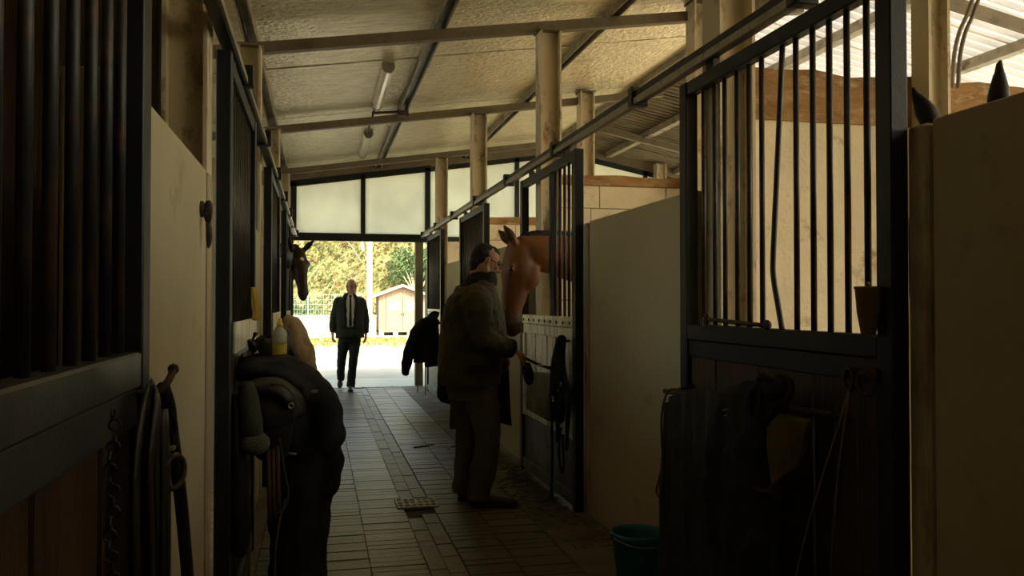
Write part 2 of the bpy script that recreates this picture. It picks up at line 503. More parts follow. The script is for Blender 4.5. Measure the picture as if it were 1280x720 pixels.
def fuse(mb, voxel, iters=4, off=Vector((0, 0, 0)), amp=0.0, scale=8.0, seed=0.0, name='fused'):
    """melt overlapping closed shapes into one continuous surface"""
    me = to_mesh(name, mb, off)
    o = bpy.data.objects.new('melt', me)
    COL.objects.link(o)
    r = o.modifiers.new('r', 'REMESH')
    r.mode = 'VOXEL'
    r.voxel_size = voxel
    if iters:
        s_ = o.modifiers.new('s', 'SMOOTH')
        s_.factor = 0.5
        s_.iterations = iters
    dg = bpy.context.evaluated_depsgraph_get()
    out = bpy.data.meshes.new_from_object(o.evaluated_get(dg), depsgraph=dg)
    bpy.data.objects.remove(o)
    bpy.data.meshes.remove(me)
    out.name = name
    if amp:
        wrinkle(out, amp, scale, seed)
    return out

def melt(name, mb, mat, parent=None, voxel=0.012, iters=4, amp=0.0, scale=8.0, seed=0.0, base=None):
    off = origin(parent) if parent is not None else (Vector(base) if base is not None else Vector((0, 0, 0)))
    me = fuse(mb, voxel, iters, off, amp, scale, seed, name)
    o = put(name, me, mat, parent, True, off if (parent is None and base is not None) else None)
    if parent is None:
        ORG[o.name] = off
    return o

def drape(mb, top, bot, nrm, thick=0.012, folds=4, amp=0.03, nu=28, nv=14, seed=0.0, top_amp=0.25, wav=0.0):
    """hanging cloth between two curves, with folds that deepen downwards, as a closed shell"""
    nrm = Vector(nrm).normalized()
    def along(c, t):
        c = [Vector(p) for p in c]
        if len(c) == 1:
            return c[0]
        x = t * (len(c) - 1)
        i = min(int(x), len(c) - 2)
        return c[i].lerp(c[i + 1], x - i)
    front, back = [], []
    for j in range(nv + 1):
        tv = j / nv
        for i in range(nu + 1):
            tu = i / nu
            p = along(top, tu).lerp(along(bot, tu), tv)
            a = amp * (top_amp + (1 - top_amp) * tv)
            d = a * math.sin(2 * math.pi * folds * tu + seed + 0.8 * math.sin(3 * tv + seed)) + a * 0.6 * noise.noise(Vector((tu * 5 + seed, tv * 3, seed)))
            z = wav * math.sin(2 * math.pi * folds * tu + seed) * tv
            front.append(p + nrm * (d + thick / 2) + Vector((0, 0, z)))
            back.append(p + nrm * (d - thick / 2) + Vector((0, 0, z)))
    n = len(front)
    w = nu + 1
    fs = []
    for j in range(nv):
        for i in range(nu):
            a, b, c, d = j * w + i, j * w + i + 1, (j + 1) * w + i + 1, (j + 1) * w + i
            fs.append((a, b, c, d))
            fs.append((n + a, n + d, n + c, n + b))
    for i in range(nu):
        fs.append((i + 1, i, n + i, n + i + 1))
        q = nv * w
        fs.append((q + i, q + i + 1, n + q + i + 1, n + q + i))
    for j in range(nv):
        a, d = j * w, (j + 1) * w
        fs.append((a, d, n + d, n + a))
        a, d = j * w + nu, (j + 1) * w + nu
        fs.append((d, a, n + a, n + d))
    return mb.add(front + back, fs)

# ================================================================== STRUCTURE
XL, XR = -0.355, 1.70            # planes of the stable doors
SL, SR = -0.42, 1.77             # planes of the concrete slabs between them
DOORS_R = [(2.23, 3.77), (5.46, 7.07), (8.69, 10.30), (11.92, 13.50)]
DOORS_L = [(0.45, 1.95), (3.65, 5.10), (6.75, 8.25), (9.90, 11.45)]
BAYS = [0.46, 3.66, 6.86, 10.06, 13.24]
YE = 14.2                        # end wall
RIDGE = 4.3
def zfoil(x):
    return 3.615 + 0.145 * x
def zright(x):
    return zfoil(RIDGE) - 0.2 * (x - RIDGE)

# ---- floor
b = MB().box(-4.2, 7.0, -5.0, YE + 0.1, -0.25, -0.03)
b.box(SL - 0.1, SR + 0.1, -5, YE + 0.1, -0.03, -0.010)
floor = struct('floor', b, 'joint', 'dusty clay brick stable floor with a central drain channel')
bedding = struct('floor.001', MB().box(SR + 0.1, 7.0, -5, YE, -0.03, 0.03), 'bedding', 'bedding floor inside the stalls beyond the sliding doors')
struct('floor.003', MB().box(-4.2, SL - 0.1, -5, 3.5, -0.03, 0.03), 'straw', 'bedding floor coloured dark for the gloom of the stall beside the viewer')  # bedding coloured darker here to stand in for the stall's gloom
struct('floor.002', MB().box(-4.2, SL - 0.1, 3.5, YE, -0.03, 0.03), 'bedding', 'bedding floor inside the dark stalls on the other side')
cols_x = [(-0.32, -0.02), (-0.02, 0.28), (0.28, 0.58), (0.78, 1.06), (1.06, 1.37)]
ROW = 0.082
variants = {}
def brick_mesh(w, k):
    key = (round(w, 3), k)
    if key not in variants:
        g = 0.0032
        m = MB().box(-w / 2 + g, w / 2 - g, -ROW / 2 + g, ROW / 2 - g, -0.02, 0.0)
        me = to_mesh('paving_brick', m)
        c = M['brick%d' % k]
        me.materials.append(c)
        variants[key] = me
    return variants[key]
for k, (cr, cg, cb) in enumerate(((1, 1, 1), (0.90, 0.89, 0.87), (1.08, 1.06, 1.02), (0.97, 0.91, 0.82))):
    M['brick%d' % k] = mk('clay_brick', (0.128 * cr, 0.100 * cg, 0.061 * cb), 0.42, 0, 0.22, 2.2, (0.11, 0.088, 0.055), 0.4, 2.5, 0.25, 40, spec=0.4)
farbricks = MB()
for (xa, xb) in cols_x:
    for r in range(0, 140):
        y = 2.9 + r * ROW
        if y > YE + 0.02:
            break
        dz = rnd.uniform(-0.003, 0.001)
        if 4.0 < y < 8.85:
            o = bpy.data.objects.new('paving_brick', brick_mesh(xb - xa, rnd.choice((0, 0, 0, 1, 2, 3))))
            COL.objects.link(o)
            o.parent = floor
            o.location = ((xa + xb) / 2 + rnd.uniform(-0.002, 0.002), y, dz)
        else:
            g = 0.0032
            farbricks.box(xa + g, xb - g, y - ROW / 2 + g, y + ROW / 2 - g, -0.02, dz)
o = struct('brick_paving', farbricks, 'brick0', parent=floor)
o['kind'] = 'stuff'
# the drain channel: two files of stones
for (xa, xb, ph) in ((0.585, 0.677, 0.0), (0.683, 0.775, 0.11)):
    y = 3.2 + ph
    while y < YE:
        L = rnd.choice((0.24, 0.26, 0.30))
        if not (y < 6.12 and y + L > 5.80):
            o = struct('channel_stone', MB().box(xa, xb, y + 0.004, y + L - 0.004, -0.03, -0.006 + rnd.uniform(-0.003, 0.002)), 'drain', parent=floor)
        y += L
struct('floor_margin', MB().box(1.375, SR + 0.05, -1, YE, -0.03, -0.002), 'margin', parent=floor)
struct('floor_margin', MB().box(SL - 0.05, -0.325, -1, YE, -0.03, -0.002), 'margin', parent=floor)
struct('threshold_slab', MB().box(-0.6, 2.0, YE + 0.02, 15.9, -0.06, 0.002), 'apron', parent=floor)
setts = MB()
for k in range(26):
    x = -0.36 + k * 0.081
    setts.box(x, x + 0.07, YE - 0.02, YE + 0.09, -0.03, 0.006 + rnd.uniform(-0.002, 0.002))
o = struct('threshold_setts', setts, 'drain', parent=floor)
o['kind'] = 'stuff'
struct('ground', MB().box(-60, 60, YE + 0.1, 39, -0.4, -0.012).box(-60, -4.4, -50, YE + 0.1, -0.4, -0.012).box(7.2, 60, -50, YE + 0.1, -0.4, -0.012), 'yard', 'pale sunlit gravel yard outside the barn door')

# ---- outer walls
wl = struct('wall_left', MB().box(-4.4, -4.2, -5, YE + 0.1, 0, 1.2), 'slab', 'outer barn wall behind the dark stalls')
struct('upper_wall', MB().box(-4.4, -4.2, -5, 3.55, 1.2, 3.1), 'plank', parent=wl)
struct('lining', MB().box(-4.2, -4.17, -5, 3.5, 0, 1.2), 'plank', parent=wl)  # dark boards here and above, put in so the near stall stays dim
for yy in (3.6, 5.2, 6.75, 8.3, 9.85, 11.4, 12.9):
    struct('mullion', MB().box(-4.36, -4.25, yy - 0.05, yy + 0.05, 1.2, 3.0), 'navy', parent=wl)
wr = struct('wall_right', MB().box(7.0, 7.2, -5, YE + 0.1, 0, 1.15), 'slab', 'outer barn wall behind the lit stalls, unseen openings added for daylight')  # unseen openings above this wall, added to bring daylight into the stalls
yy = -5.0
while yy < YE:
    struct('mullion', MB().box(7.03, 7.13, yy - 0.04, yy + 0.04, 1.15, 3.75), 'navy', parent=wr)
    yy += 1.6
wb = struct('wall_back', MB().box(-4.4, 7.2, -5.2, -5, 0, 2.3), 'slab', 'closed end wall of the barn at the dark end of the aisle')
struct('upper_wall', MB().poly([(-4.4, -5.2, 2.3), (7.2, -5.2, 2.3), (7.2, -5.2, zright(7.2) + 0.05), (RIDGE, -5.2, zfoil(RIDGE) + 0.05), (-4.4, -5.2, zfoil(-4.4) + 0.05)], (0, 1, 0), 0.2), 'slab', parent=wb)

# ---- concrete slabs that make the stall fronts between the doors
def slab(side, y0, y1, label, post=0.085):
    x = SR if side > 0 else SL
    ztop = 1.965 if side > 0 else 1.93
    xa, xb = (x, x + 0.12) if side > 0 else (x - 0.12, x)
    o = struct('wall_right' if side > 0 else 'wall_left', MB().box(xa, xb, y0, y1 - post, 0, ztop), 'slab', label, bevel=0.006)
    p = MB().box(xa - (0.012 if side > 0 else 0), xb + (0 if side > 0 else 0.012), y1 - post + 0.006, y1 + 0.006, 0, ztop - 0.010)
    struct('slab_post', p, 'slabpost', parent=o, bevel=0.008)
    return o
slab(1, -1.6, 2.225, 'dark cream concrete slab wall beside the near sliding door, horse ears above it')
slab(1, 3.78, 5.455, 'cream concrete slab wall with a scratch, teal bucket at its foot')
slab(1, 7.08, 8.685, 'cream concrete slab wall behind the standing man')
slab(1, 10.31, 11.915, 'cream concrete slab wall beyond the standing man')
slab(1, 13.51, YE, 'short cream slab wall next to the barn gate')
l1 = slab(-1, 1.96, 3.475, 'cream concrete slab wall with a hitching ring')
slab(-1, 5.11, 6.57, 'cream slab wall beyond the black rugs')
slab(-1, 8.26, 9.71, 'cream slab wall before the door the horse looks out of')
slab(-1, 11.46, 13.0, 'cream slab wall next to the gate behind the tan sack')
slab(-1, -1.6, 0.44, 'cream slab wall beside the viewer')

# ---- steel H columns
def hcol(x, y, z0, z1, label, w=0.18):
    t = 0.016
    m = MB().box(x, x + t, y - w / 2, y + w / 2, z0, z1).box(x + w - t, x + w, y - w / 2, y + w / 2, z0, z1).box(x + t, x + w - t, y - 0.012, y + 0.012, z0, z1)
    o = struct('column', m, 'column', label)
    struct('cap_plate', MB().box(x - 0.015, x + w + 0.015, y - w / 2 - 0.01, y + w / 2 + 0.01, z1 - 0.012, z1 + 0.004), 'rafter', parent=o)
    return o
RN = ['over the near sliding door', 'behind the horse the man strokes', 'between the two far sliding doors', 'next to the barn gate']
for k, y in enumerate(BAYS[1:]):
    hcol(1.81, y + (0.0 if k else -0.01), 0, 3.445 + 0.145 * 1.9, 'cream steel column ' + RN[k])
LN = ['behind the slab with the hitching ring', 'beyond the first dark stall', 'beyond the second dark stall', 'at the gate beside the looking-out horse']
for k, y in enumerate(BAYS[1:]):
    hcol(-0.60, (3.565, 6.66, 9.80, 13.1)[k], 0, 3.445 - 0.145 * 0.5, 'cream steel column ' + LN[k], w=0.17)
hcol(2.93, 3.62, 0, 4.05, 'rust spotted cream column above the inner partition', w=0.125)
hcol(3.16, 10.0, 0, 4.05, 'cream column in the far stall partition')
hcol(3.16, 6.77, 0, 4.05, 'cream column in the middle stall partition')
hcol(5.85, YE - 0.2, 0, 3.9, 'cream column in the end wall between milky panes')

# ---- stall partitions
def partition(y0, y1, x0, x1, ztop, band, label, blocks):
    base = ztop - band
    if blocks:
        o = struct('partition', MB().box(x0, x1, y0 + 0.012, y1 - 0.012, 0, base), 'mortar', label)
        cache = {}
        zz, r = base, 0
        while zz > 0.05:
            h = min(0.20, zz)
            x = x0 - (0.31 if r % 2 else 0.23)
            while x < x1:
                a, c = max(x, x0), min(x + 0.62, x1)
                if c - a > 0.05:
                    key = (round(c - a, 2), round(h, 2))
                    if key not in cache:
                        me = to_mesh('block', MB().box(0.005, c - a - 0.005, y0 - (y0 + y1) / 2, y1 - (y0 + y1) / 2, 0.005, h - 0.005))
                        me.materials.append(M['whiteblock'])
                        cache[key] = me
                    q = bpy.data.objects.new('block', cache[key])
                    COL.objects.link(q)
                    q.parent = o
                    q.location = (a, (y0 + y1) / 2 + rnd.uniform(-0.004, 0.004), zz - h)
                x += 0.62
            zz -= 0.20
            r += 1
    else:
        o = struct('partition', MB().box(x0, x1, y0, y1, 0, base), 'whiteblock', label)
    n = 26
    pts = [(x0, base), (x1, base)] + [(x1 + (x0 - x1) * k / n, ztop + rnd.uniform(-0.02, 0.015)) for k in range(n + 1)]
    struct('top_board', MB().poly([(p[0], y0 - 0.012, p[1]) for p in pts], (0, 1, 0), (y1 - y0) + 0.024), 'osb', parent=o)
    return o
partition(3.70, 3.86, 2.0, 6.98, 2.56, 0.25, 'plastered white stall partition with a brown board along its top', False)
partition(6.96, 7.14, 2.0, 6.98, 2.53, 0.09, 'whitewashed block partition behind the bay horse', True)
partition(10.16, 10.34, 2.0, 6.98, 2.48, 0.09, 'whitewashed block partition of the far stall', True)
for y, l in ((3.5, 'near'), (6.6, 'middle'), (9.72, 'far')):
    struct('partition', MB().box(-4.2, -0.62, y, y + 0.12, 0, 2.95 if l == 'near' else 2.5), 'plank' if l == 'near' else 'slab', l + ' partition in the dark stalls')  # near one made dark and taller to keep its stall dim
struct('partition', MB().box(1.9, 6.98, -1.75, -1.6, 0, 2.5), 'slab', 'concrete partition behind the hidden horse')

# ---- roof: insulation foil on purlins and rafters
ceil = struct('ceiling', MB().poly([(-4.4, -5.2, zfoil(-4.4) + 0.03), (RIDGE, -5.2, zfoil(RIDGE) + 0.03), (RIDGE, YE + 0.5, zfoil(RIDGE) + 0.03), (-4.4, YE + 0.5, zfoil(-4.4) + 0.03)], (0, 0, 1), 0.03),
              'rafter', 'low sloping barn roof lined with silver insulation foil')
y = 0.46 - 3.2 * 2
k = 0
while y < YE:
    y1 = min(y + 3.2 / 3, YE + 0.05)
    sag = rnd.uniform(0.0, 0.012)
    struct('insulation_panel', MB().poly([(-4.4, y + 0.006, zfoil(-4.4) - sag), (RIDGE, y + 0.006, zfoil(RIDGE) - sag), (RIDGE, y1 - 0.006, zfoil(RIDGE) - sag), (-4.4, y1 - 0.006, zfoil(-4.4) - sag)], (0, 0, 1), 0.026), 'foil', parent=ceil)
    y = y1
def zu(x):
    return zfoil(x) - 0.13
for k, y in enumerate([BAYS[0] - 3.2] + BAYS):
    r = MB().bar((-4.3, y, zu(-4.3)), (RIDGE, y, zu(RIDGE)), 0.08, 0.085)
    r.bar((RIDGE, y - 0.85, zright(RIDGE) - 0.13), (7.05, y - 0.85, zright(7.05) - 0.13), 0.08, 0.085)
    o = struct('rafter', r, 'rafter', parent=ceil)
for k, x in enumerate((-3.5, -2.0, -0.52, 0.965, 2.48, 3.9)):
    z = zfoil(x) - 0.046
    w = 0.10 if abs(x) < 2 else 0.085
    pm = MB().box(x - w / 2, x + w / 2, -5, YE, z + 0.030, z + 0.044)
    pm.box(x - w / 2, x - w / 2 + 0.012, -5, YE, z - 0.045, z + 0.030).box(x + w / 2 - 0.012, x + w / 2, -5, YE, z - 0.045, z + 0.030)
    struct('purlin', pm, 'purlin', parent=ceil)
for x in (5.0, 6.3):
    z = zright(x) - 0.05
    pm = MB().bar((x, -5, z), (x, YE, z), 0.05, 0.10).bar((x + 0.05, -5, z + 0.045), (x + 0.05, YE, z + 0.045), 0.06, 0.012).bar((x + 0.05, -5, z - 0.045), (x + 0.05, YE, z - 0.045), 0.06, 0.012)
    struct('purlin', pm, 'purlin', parent=ceil)
# corrugated translucent sheets on the far pitch, the last bays opaque
y = -5.2
while y < YE + 0.4:
    y1 = y + 0.98
    prof = []
    n = 7
    for q in range(n):
        for (t, h) in ((0.0, 0.0), (0.26, 0.0), (0.40, 0.042), (0.86, 0.042)):
            prof.append((y + (q + t) * (y1 - y + 0.03) / n, h))
    prof.append((y1 + 0.03, 0.0))
    vs, fs = [], []
    for x in (RIDGE - 0.05, 7.3):
        for (yy, h) in prof:
            vs.append((x, yy, zright(x) + h))
    w = len(prof)
    fs = [(i, i + 1, w + i + 1, w + i) for i in range(w - 1)]
    struct('roof_sheet', MB().add(vs, fs), 'skylight' if y1 < 10.2 else 'rafter', parent=ceil)
    y = y1

# ---- end wall with milky panes over the gate
def frame_bar(parent, a, c, w, d, name='frame', mat='navy'):
    return struct(name, MB().bar(a, c, w, d), mat, parent=parent, bevel=0.004)
zl = 2.50
struct('fascia', MB().poly([(-4.3, YE - 0.03, zfoil(-4.3) - 0.16), (RIDGE, YE - 0.03, zfoil(RIDGE) - 0.16), (RIDGE, YE - 0.03, zfoil(RIDGE) + 0.02), (-4.3, YE - 0.03, zfoil(-4.3) + 0.02)], (0, 1, 0), 0.14), 'rafter', parent=ceil)
struct('fascia', MB().poly([(RIDGE, YE - 0.03, zright(RIDGE) - 0.16), (7.2, YE - 0.03, zright(7.2) - 0.16), (7.2, YE - 0.03, zright(7.2) + 0.02), (RIDGE, YE - 0.03, zright(RIDGE) + 0.02)], (0, 1, 0), 0.14), 'rafter', parent=ceil)
def top(x):
    return zfoil(x) - 0.17
def pane(parent, xa, xb, z0):
    return struct('pane', MB().poly([(xa - 0.03, YE, z0 - 0.04), (xb + 0.03, YE, z0 - 0.04), (xb + 0.03, YE, top(xb)), (xa - 0.03, YE, top(xa))], (0, 1, 0), 0.006), 'endpane', parent=parent)
w1 = struct('window_1', MB().bar((-0.47, YE, zl), (1.86, YE, zl), 0.10, 0.13), 'navy', 'milky two-pane window over the open barn gate', bevel=0.005)
frame_bar(w1, (-0.46, YE, top(-0.46) - 0.02), (1.86, YE, top(1.86) - 0.02), 0.09, 0.10)
frame_bar(w1, (-0.40, YE, zl), (-0.40, YE, top(-0.4)), 0.09, 0.09)
frame_bar(w1, (1.80, YE, zl), (1.80, YE, top(1.8)), 0.09, 0.09)
frame_bar(w1, (0.72, YE, zl), (0.72, YE, top(0.7)), 0.075, 0.09, 'mullion')
pane(w1, -0.36, 0.69, zl + 0.06)
pane(w1, 0.755, 1.76, zl + 0.06)
w2 = struct('window_2', MB().bar((1.86, YE + 0.02, zl), (5.8, YE + 0.02, zl), 0.08, 0.08), 'navy', 'milky panes of the end wall over the far stall', bevel=0.004)
frame_bar(w2, (1.86, YE + 0.02, top(1.86) - 0.02), (RIDGE, YE + 0.02, top(RIDGE) - 0.02), 0.08, 0.10)
frame_bar(w2, (3.36, YE + 0.02, zl), (3.36, YE + 0.02, top(3.36)), 0.08, 0.08, 'mullion')
pane(w2, 1.86, 3.33, zl + 0.04)
pane(w2, 3.40, RIDGE, zl + 0.04)
w3 = struct('window_3', MB().bar((RIDGE, YE + 0.02, zl), (7.0, YE + 0.02, zl), 0.08, 0.08), 'navy', 'milky panes of the end wall around its outer post', bevel=0.004)
struct('pane', MB().poly([(RIDGE, YE, zl), (5.8, YE, zl), (5.8, YE, zright(5.8) - 0.15), (RIDGE, YE, zright(RIDGE) - 0.15)], (0, 1, 0), 0.006), 'endpane', parent=w3)
struct('pane', MB().poly([(6.0, YE, zl), (7.0, YE, zl), (7.0, YE, zright(7) - 0.15), (6.0, YE, zright(6) - 0.15)], (0, 1, 0), 0.006), 'endpane', parent=w3)
frame_bar(w3, (5.74, YE + 0.02, zl), (5.74, YE + 0.02, 3.8), 0.08, 0.08, 'mullion')
frame_bar(w3, (RIDGE, YE + 0.02, zright(RIDGE) - 0.2), (7.0, YE + 0.02, zright(7) - 0.2), 0.08, 0.10)
struct('wall_front', MB().box(1.90, 7.0, YE, YE + 0.12, 0, zl - 0.04), 'whiteblock', 'whitewashed end wall below the milky panes')
struct('wall_front.001', MB().poly([(-4.3, YE, 0), (-0.41, YE, 0), (-0.41, YE, zfoil(-0.41)), (-4.3, YE, zfoil(-4.3))], (0, 1, 0), 0.12), 'slab', 'solid end wall of the dark stalls')
struct('trim_1', MB().box(1.61, 1.745, YE + 0.12, YE + 0.26, 0, 2.46), 'rafter', 'brown steel gate jamb at the barn end', bevel=0.006)
struct('trim_2', MB().box(-0.46, -0.40, YE - 0.02, YE + 0.06, 0, 2.44), 'navy', 'dark gate jamb beside the horse looking out', bevel=0.006)

# ---- overhead sliding tracks
def track(x, y0, y1, z, label, n):
    o = struct(n, MB().box(x - 0.035, x + 0.02, y0, y1, z, z + 0.065), 'track', label, bevel=0.004)
    struct('track_lip', MB().box(x - 0.05, x - 0.036, y0, y1, z - 0.012, z + 0.02) if x > 0 else MB().box(x + 0.021, x + 0.034, y0, y1, z - 0.012, z + 0.02), 'galv', parent=o)
    y = y0 + 0.5
    while y < y1:
        s_ = -1 if x > 0 else 1
        struct('track_bracket', MB().box(x + s_ * 0.01 - 0.05, x + s_ * 0.01 + 0.05, y - 0.03, y + 0.03, z - 0.02, z + 0.085), 'track', parent=o, bevel=0.004)
        y += 1.61
    return o
track(1.72, -1.0, YE - 0.1, 2.515, 'long dark sliding track above the lit stalls', 'trim_3')
track(-0.375, -1.0, YE - 0.1, 2.505, 'long steel sliding track above the dark stalls', 'trim_4')

# ================================================================== STABLE DOORS
bar_cache = {}
def bar_mesh(z0, z1, r):
    key = (round(z0, 3), round(z1, 3), r)
    if key not in bar_cache:
        me = to_mesh('bar', MB().lathe([(r, z0), (r, z1)], n=8))
        me.materials.append(M['barsteel'])
        me.polygons.foreach_set('use_smooth', [len(p.vertices) == 4 for p in me.polygons])
        bar_cache[key] = me
    return bar_cache[key]
M['barsteel'] = mk('dark_bar_steel', (0.028, 0.025, 0.022), 0.45, 0.2, 0.3, 9, (0.10, 0.05, 0.025), 0.35, 7, spec=0.4)
plank_cache = {}
def stable_door(side, k, y0, y1, label, bars, planks='plank', mid='navy', gap=None, pw=0.125):
    xo = XR if side > 0 else XL                       # aisle face
    xi = xo + side * 0.062
    xa, xb = min(xo, xi), max(xo, xi)
    c = (xo + side * 0.03, (y0 + y1) / 2, 0.0)
    d = thing('stable_door', label, 'door', c, None)
    for (a, b) in ((y0, y0 + 0.075), (y1 - 0.075, y1)):
        obj('post', MB().box(xa, xb, a, b, 0.0, 2.47), 'navy', d, bevel=0.004)
    obj('top_rail', MB().box(xa + 0.006, xb - 0.006, y0 + 0.076, y1 - 0.076, 2.405, 2.47), 'navy', d, bevel=0.004)
    m = MB().box(xa + 0.002, xb - 0.002, y0 + 0.076, y1 - 0.076, 1.245, 1.318)
    obj('middle_rail', m, mid, d, bevel=0.005)
    obj('lower_rail', MB().box(xa + 0.010, xb - 0.010, y0 + 0.076, y1 - 0.076, 1.165, 1.243), mid, d, bevel=0.004)
    obj('bottom_rail', MB().box(xa + 0.006, xb - 0.006, y0 + 0.076, y1 - 0.076, 0.02, 0.11), 'navy' if mid == 'navy' or mid == 'navyrail' else 'greyblue', d, bevel=0.004)
    ya, yb = y0 + 0.078, y1 - 0.078
    n = max(3, round((yb - ya) / pw))
    w = (yb - ya) / n
    zb = 0.47 if mid == 'wornwhite' else 0.112
    for i in range(n):
        key = (round(w, 3), zb, planks, i % 3)
        if key not in plank_cache:
            dx = 0.002 * (i % 3)
            me = to_mesh('plank', MB().box(-0.012, 0.012, -w / 2 + 0.0035, w / 2 - 0.0035, zb, 1.163))
            me.materials.append(M['plank2'] if planks == 'plank' and i % 3 == 1 else M[planks])
            plank_cache[key] = me
        q = bpy.data.objects.new('plank', plank_cache[key])
        COL.objects.link(q)
        q.parent = d
        q.location = Vector((xo + side * (0.032 + 0.003 * (i % 3)), ya + w * (i + 0.5), 0)) - Vector(c)
    if mid == 'wornwhite':
        obj('kick_plate', MB().box(xo + 0.022, xo + 0.045, ya, yb, 0.112, 0.468), 'greyblue', d)
        for i in range(9):
            y = ya + 0.06 + i * (yb - ya - 0.12) / 8
            obj('rivet', MB().ell((xo + 0.0, y, 1.275), (0.006, 0.013, 0.013), nu=8, nv=5), 'rust', d, True)
        for y in (ya + 0.03, yb - 0.03, (ya + yb) / 2 - 0.25):
            obj('batten', MB().box(xo + 0.004, xo + 0.028, y - 0.03, y + 0.03, 0.47, 1.163), planks, d, bevel=0.004)
    for y in bars:
        if gap and gap[0] < y < gap[1]:
            continue
        q = bpy.data.objects.new('bar', bar_mesh(1.315, 2.41, 0.0112))
        COL.objects.link(q)
        q.parent = d
        q.location = Vector((xo + side * 0.035, y, 0)) - Vector(c)
    if gap:
        obj('stile', MB().box(xa + 0.014, xb - 0.014, gap[0] - 0.02, gap[0] + 0.02, 1.315, 2.41), 'navy', d, bevel=0.003)
    for y in (y0 + 0.3, y1 - 0.3):
        obj('roller_bracket', MB().box(xa + 0.012, xb - 0.012, y - 0.035, y + 0.035, 2.468, 2.512), 'track', d, bevel=0.003)
    return d

def even(y0, y1, s=0.105):
    n = round((y1 - y0 - 0.15) / s)
    return [y0 + 0.075 + (y1 - y0 - 0.15) * (i + 0.5) / n for i in range(n)]
barsA = [3.578, 3.466, 3.37, 3.259, 3.157, 3.055, 2.806, 2.697, 2.596, 2.496, 2.391]
dA = stable_door(1, 0, *DOORS_R[0], 'near navy barred sliding door with one bent bar, rugs hung below', barsA)
bent = MB().tube([(1.735, 2.897, 2.42), (1.735, 2.935, 2.0), (1.735, 2.972, 1.62), (1.735, 2.972, 1.52), (1.735, 2.94, 1.41), (1.735, 2.909, 1.31)], 0.0112, 8, smooth=3)
tag(obj('bent_bar', bent, 'barsteel', dA, True), 'bar bent sideways out of line')
# bolt along the foot of the bars
bolt = MB().tube([(1.682, 3.43, 1.345), (1.682, 2.93, 1.330)], 0.009, 8)
bolt.ell((1.682, 2.93, 1.333), (0.016, 0.022, 0.02)).ell((1.682, 3.44, 1.345), (0.015, 0.018, 0.03)).torus((1.68, 3.46, 1.335), 0.03, 0.006, (1, 0, 0), 14, 6)
tag(obj('bolt', bolt, 'rust', dA, True), 'rusty sliding bolt with a ring')
dC = stable_door(1, 1, *DOORS_R[1], 'half open white-worn boarded door the bay horse leans out of', [5.62, 5.72, 5.83, 5.95, 6.07], 'wornwhite', 'wornwhite', gap=(6.16, 7.0))
dE = stable_door(1, 2, *DOORS_R[2], 'navy barred sliding door behind the standing man', even(*DOORS_R[2]))
dG = stable_door(1, 3, *DOORS_R[3], 'navy barred door with white rails beside the barn gate', even(*DOORS_R[3]), 'wornwhite', 'wornwhite')
l0 = stable_door(-1, 0, *DOORS_L[0], 'big dark barred door beside the viewer with brown boards', even(*DOORS_L[0], 0.115), 'plank', 'navyrail')
l2 = stable_door(-1, 1, *DOORS_L[1], 'dark barred door the black rugs and saddle hang on', even(*DOORS_L[1]), 'plank', 'navy')
tag(obj('cover_board', MB().box(XL, XL + 0.012, 3.74, 5.02, 1.20, 1.335), 'wornwhite', l2, bevel=0.003), 'worn white capping board')
l3 = stable_door(-1, 2, *DOORS_L[2], 'dark barred door with a white capping board, past the rugs', even(*DOORS_L[2]))
tag(obj('cover_board', MB().box(XL, XL + 0.012, 6.84, 8.16, 1.17, 1.335), 'wornwhite', l3, bevel=0.003), 'worn white capping board')
l4 = stable_door(-1, 3, *DOORS_L[3], 'open dark door the horse with the white star looks out of', even(*DOORS_L[3])[9:], gap=(9.98, 10.95))

# ---- fittings
h = thing('hitching_ring', 'rusty iron ring hanging on the cream slab wall', 'ring', (SL + 0.01, 3.235, 1.73))
obj('plate', MB().lathe([(0.030, 0.0), (0.030, 0.010), (0.014, 0.02), (0.012, 0.03)], (SL, 3.235, 1.76), 12, (1, 0, 0)), 'rust', h, True)
obj('ring', MB().torus((SL + 0.026, 3.24, 1.752), 0.034, 0.009, (1, 0.35, 0), 18, 7), 'rust', h, True)
obj('hook', MB().tube([(SL + 0.026, 3.24, 1.72), (SL + 0.03, 3.24, 1.66), (SL + 0.026, 3.25, 1.62)], [0.010, 0.012, 0.005], 7, smooth=3), 'rust', h, True)

h = thing('feed_pot', 'brown plastic feed pot hooked on the bars of the near door', 'pot', (1.665, 2.31, 1.33))
prof = [(0.014, 1.318), (0.022, 1.32), (0.034, 1.39), (0.039, 1.46), (0.042, 1.463), (0.042, 1.47), (0.036, 1.47), (0.030, 1.39), (0.014, 1.33)]
obj('pot', MB().lathe(prof, (1.672, 2.305, 0), 20), 'brownplastic', h, True)
obj('hook', MB().tube([(1.70, 2.33, 1.462), (1.715, 2.37, 1.48), (1.735, 2.385, 1.48), (1.75, 2.388, 1.45)], 0.005, 6, smooth=3), 'rust', h, True)

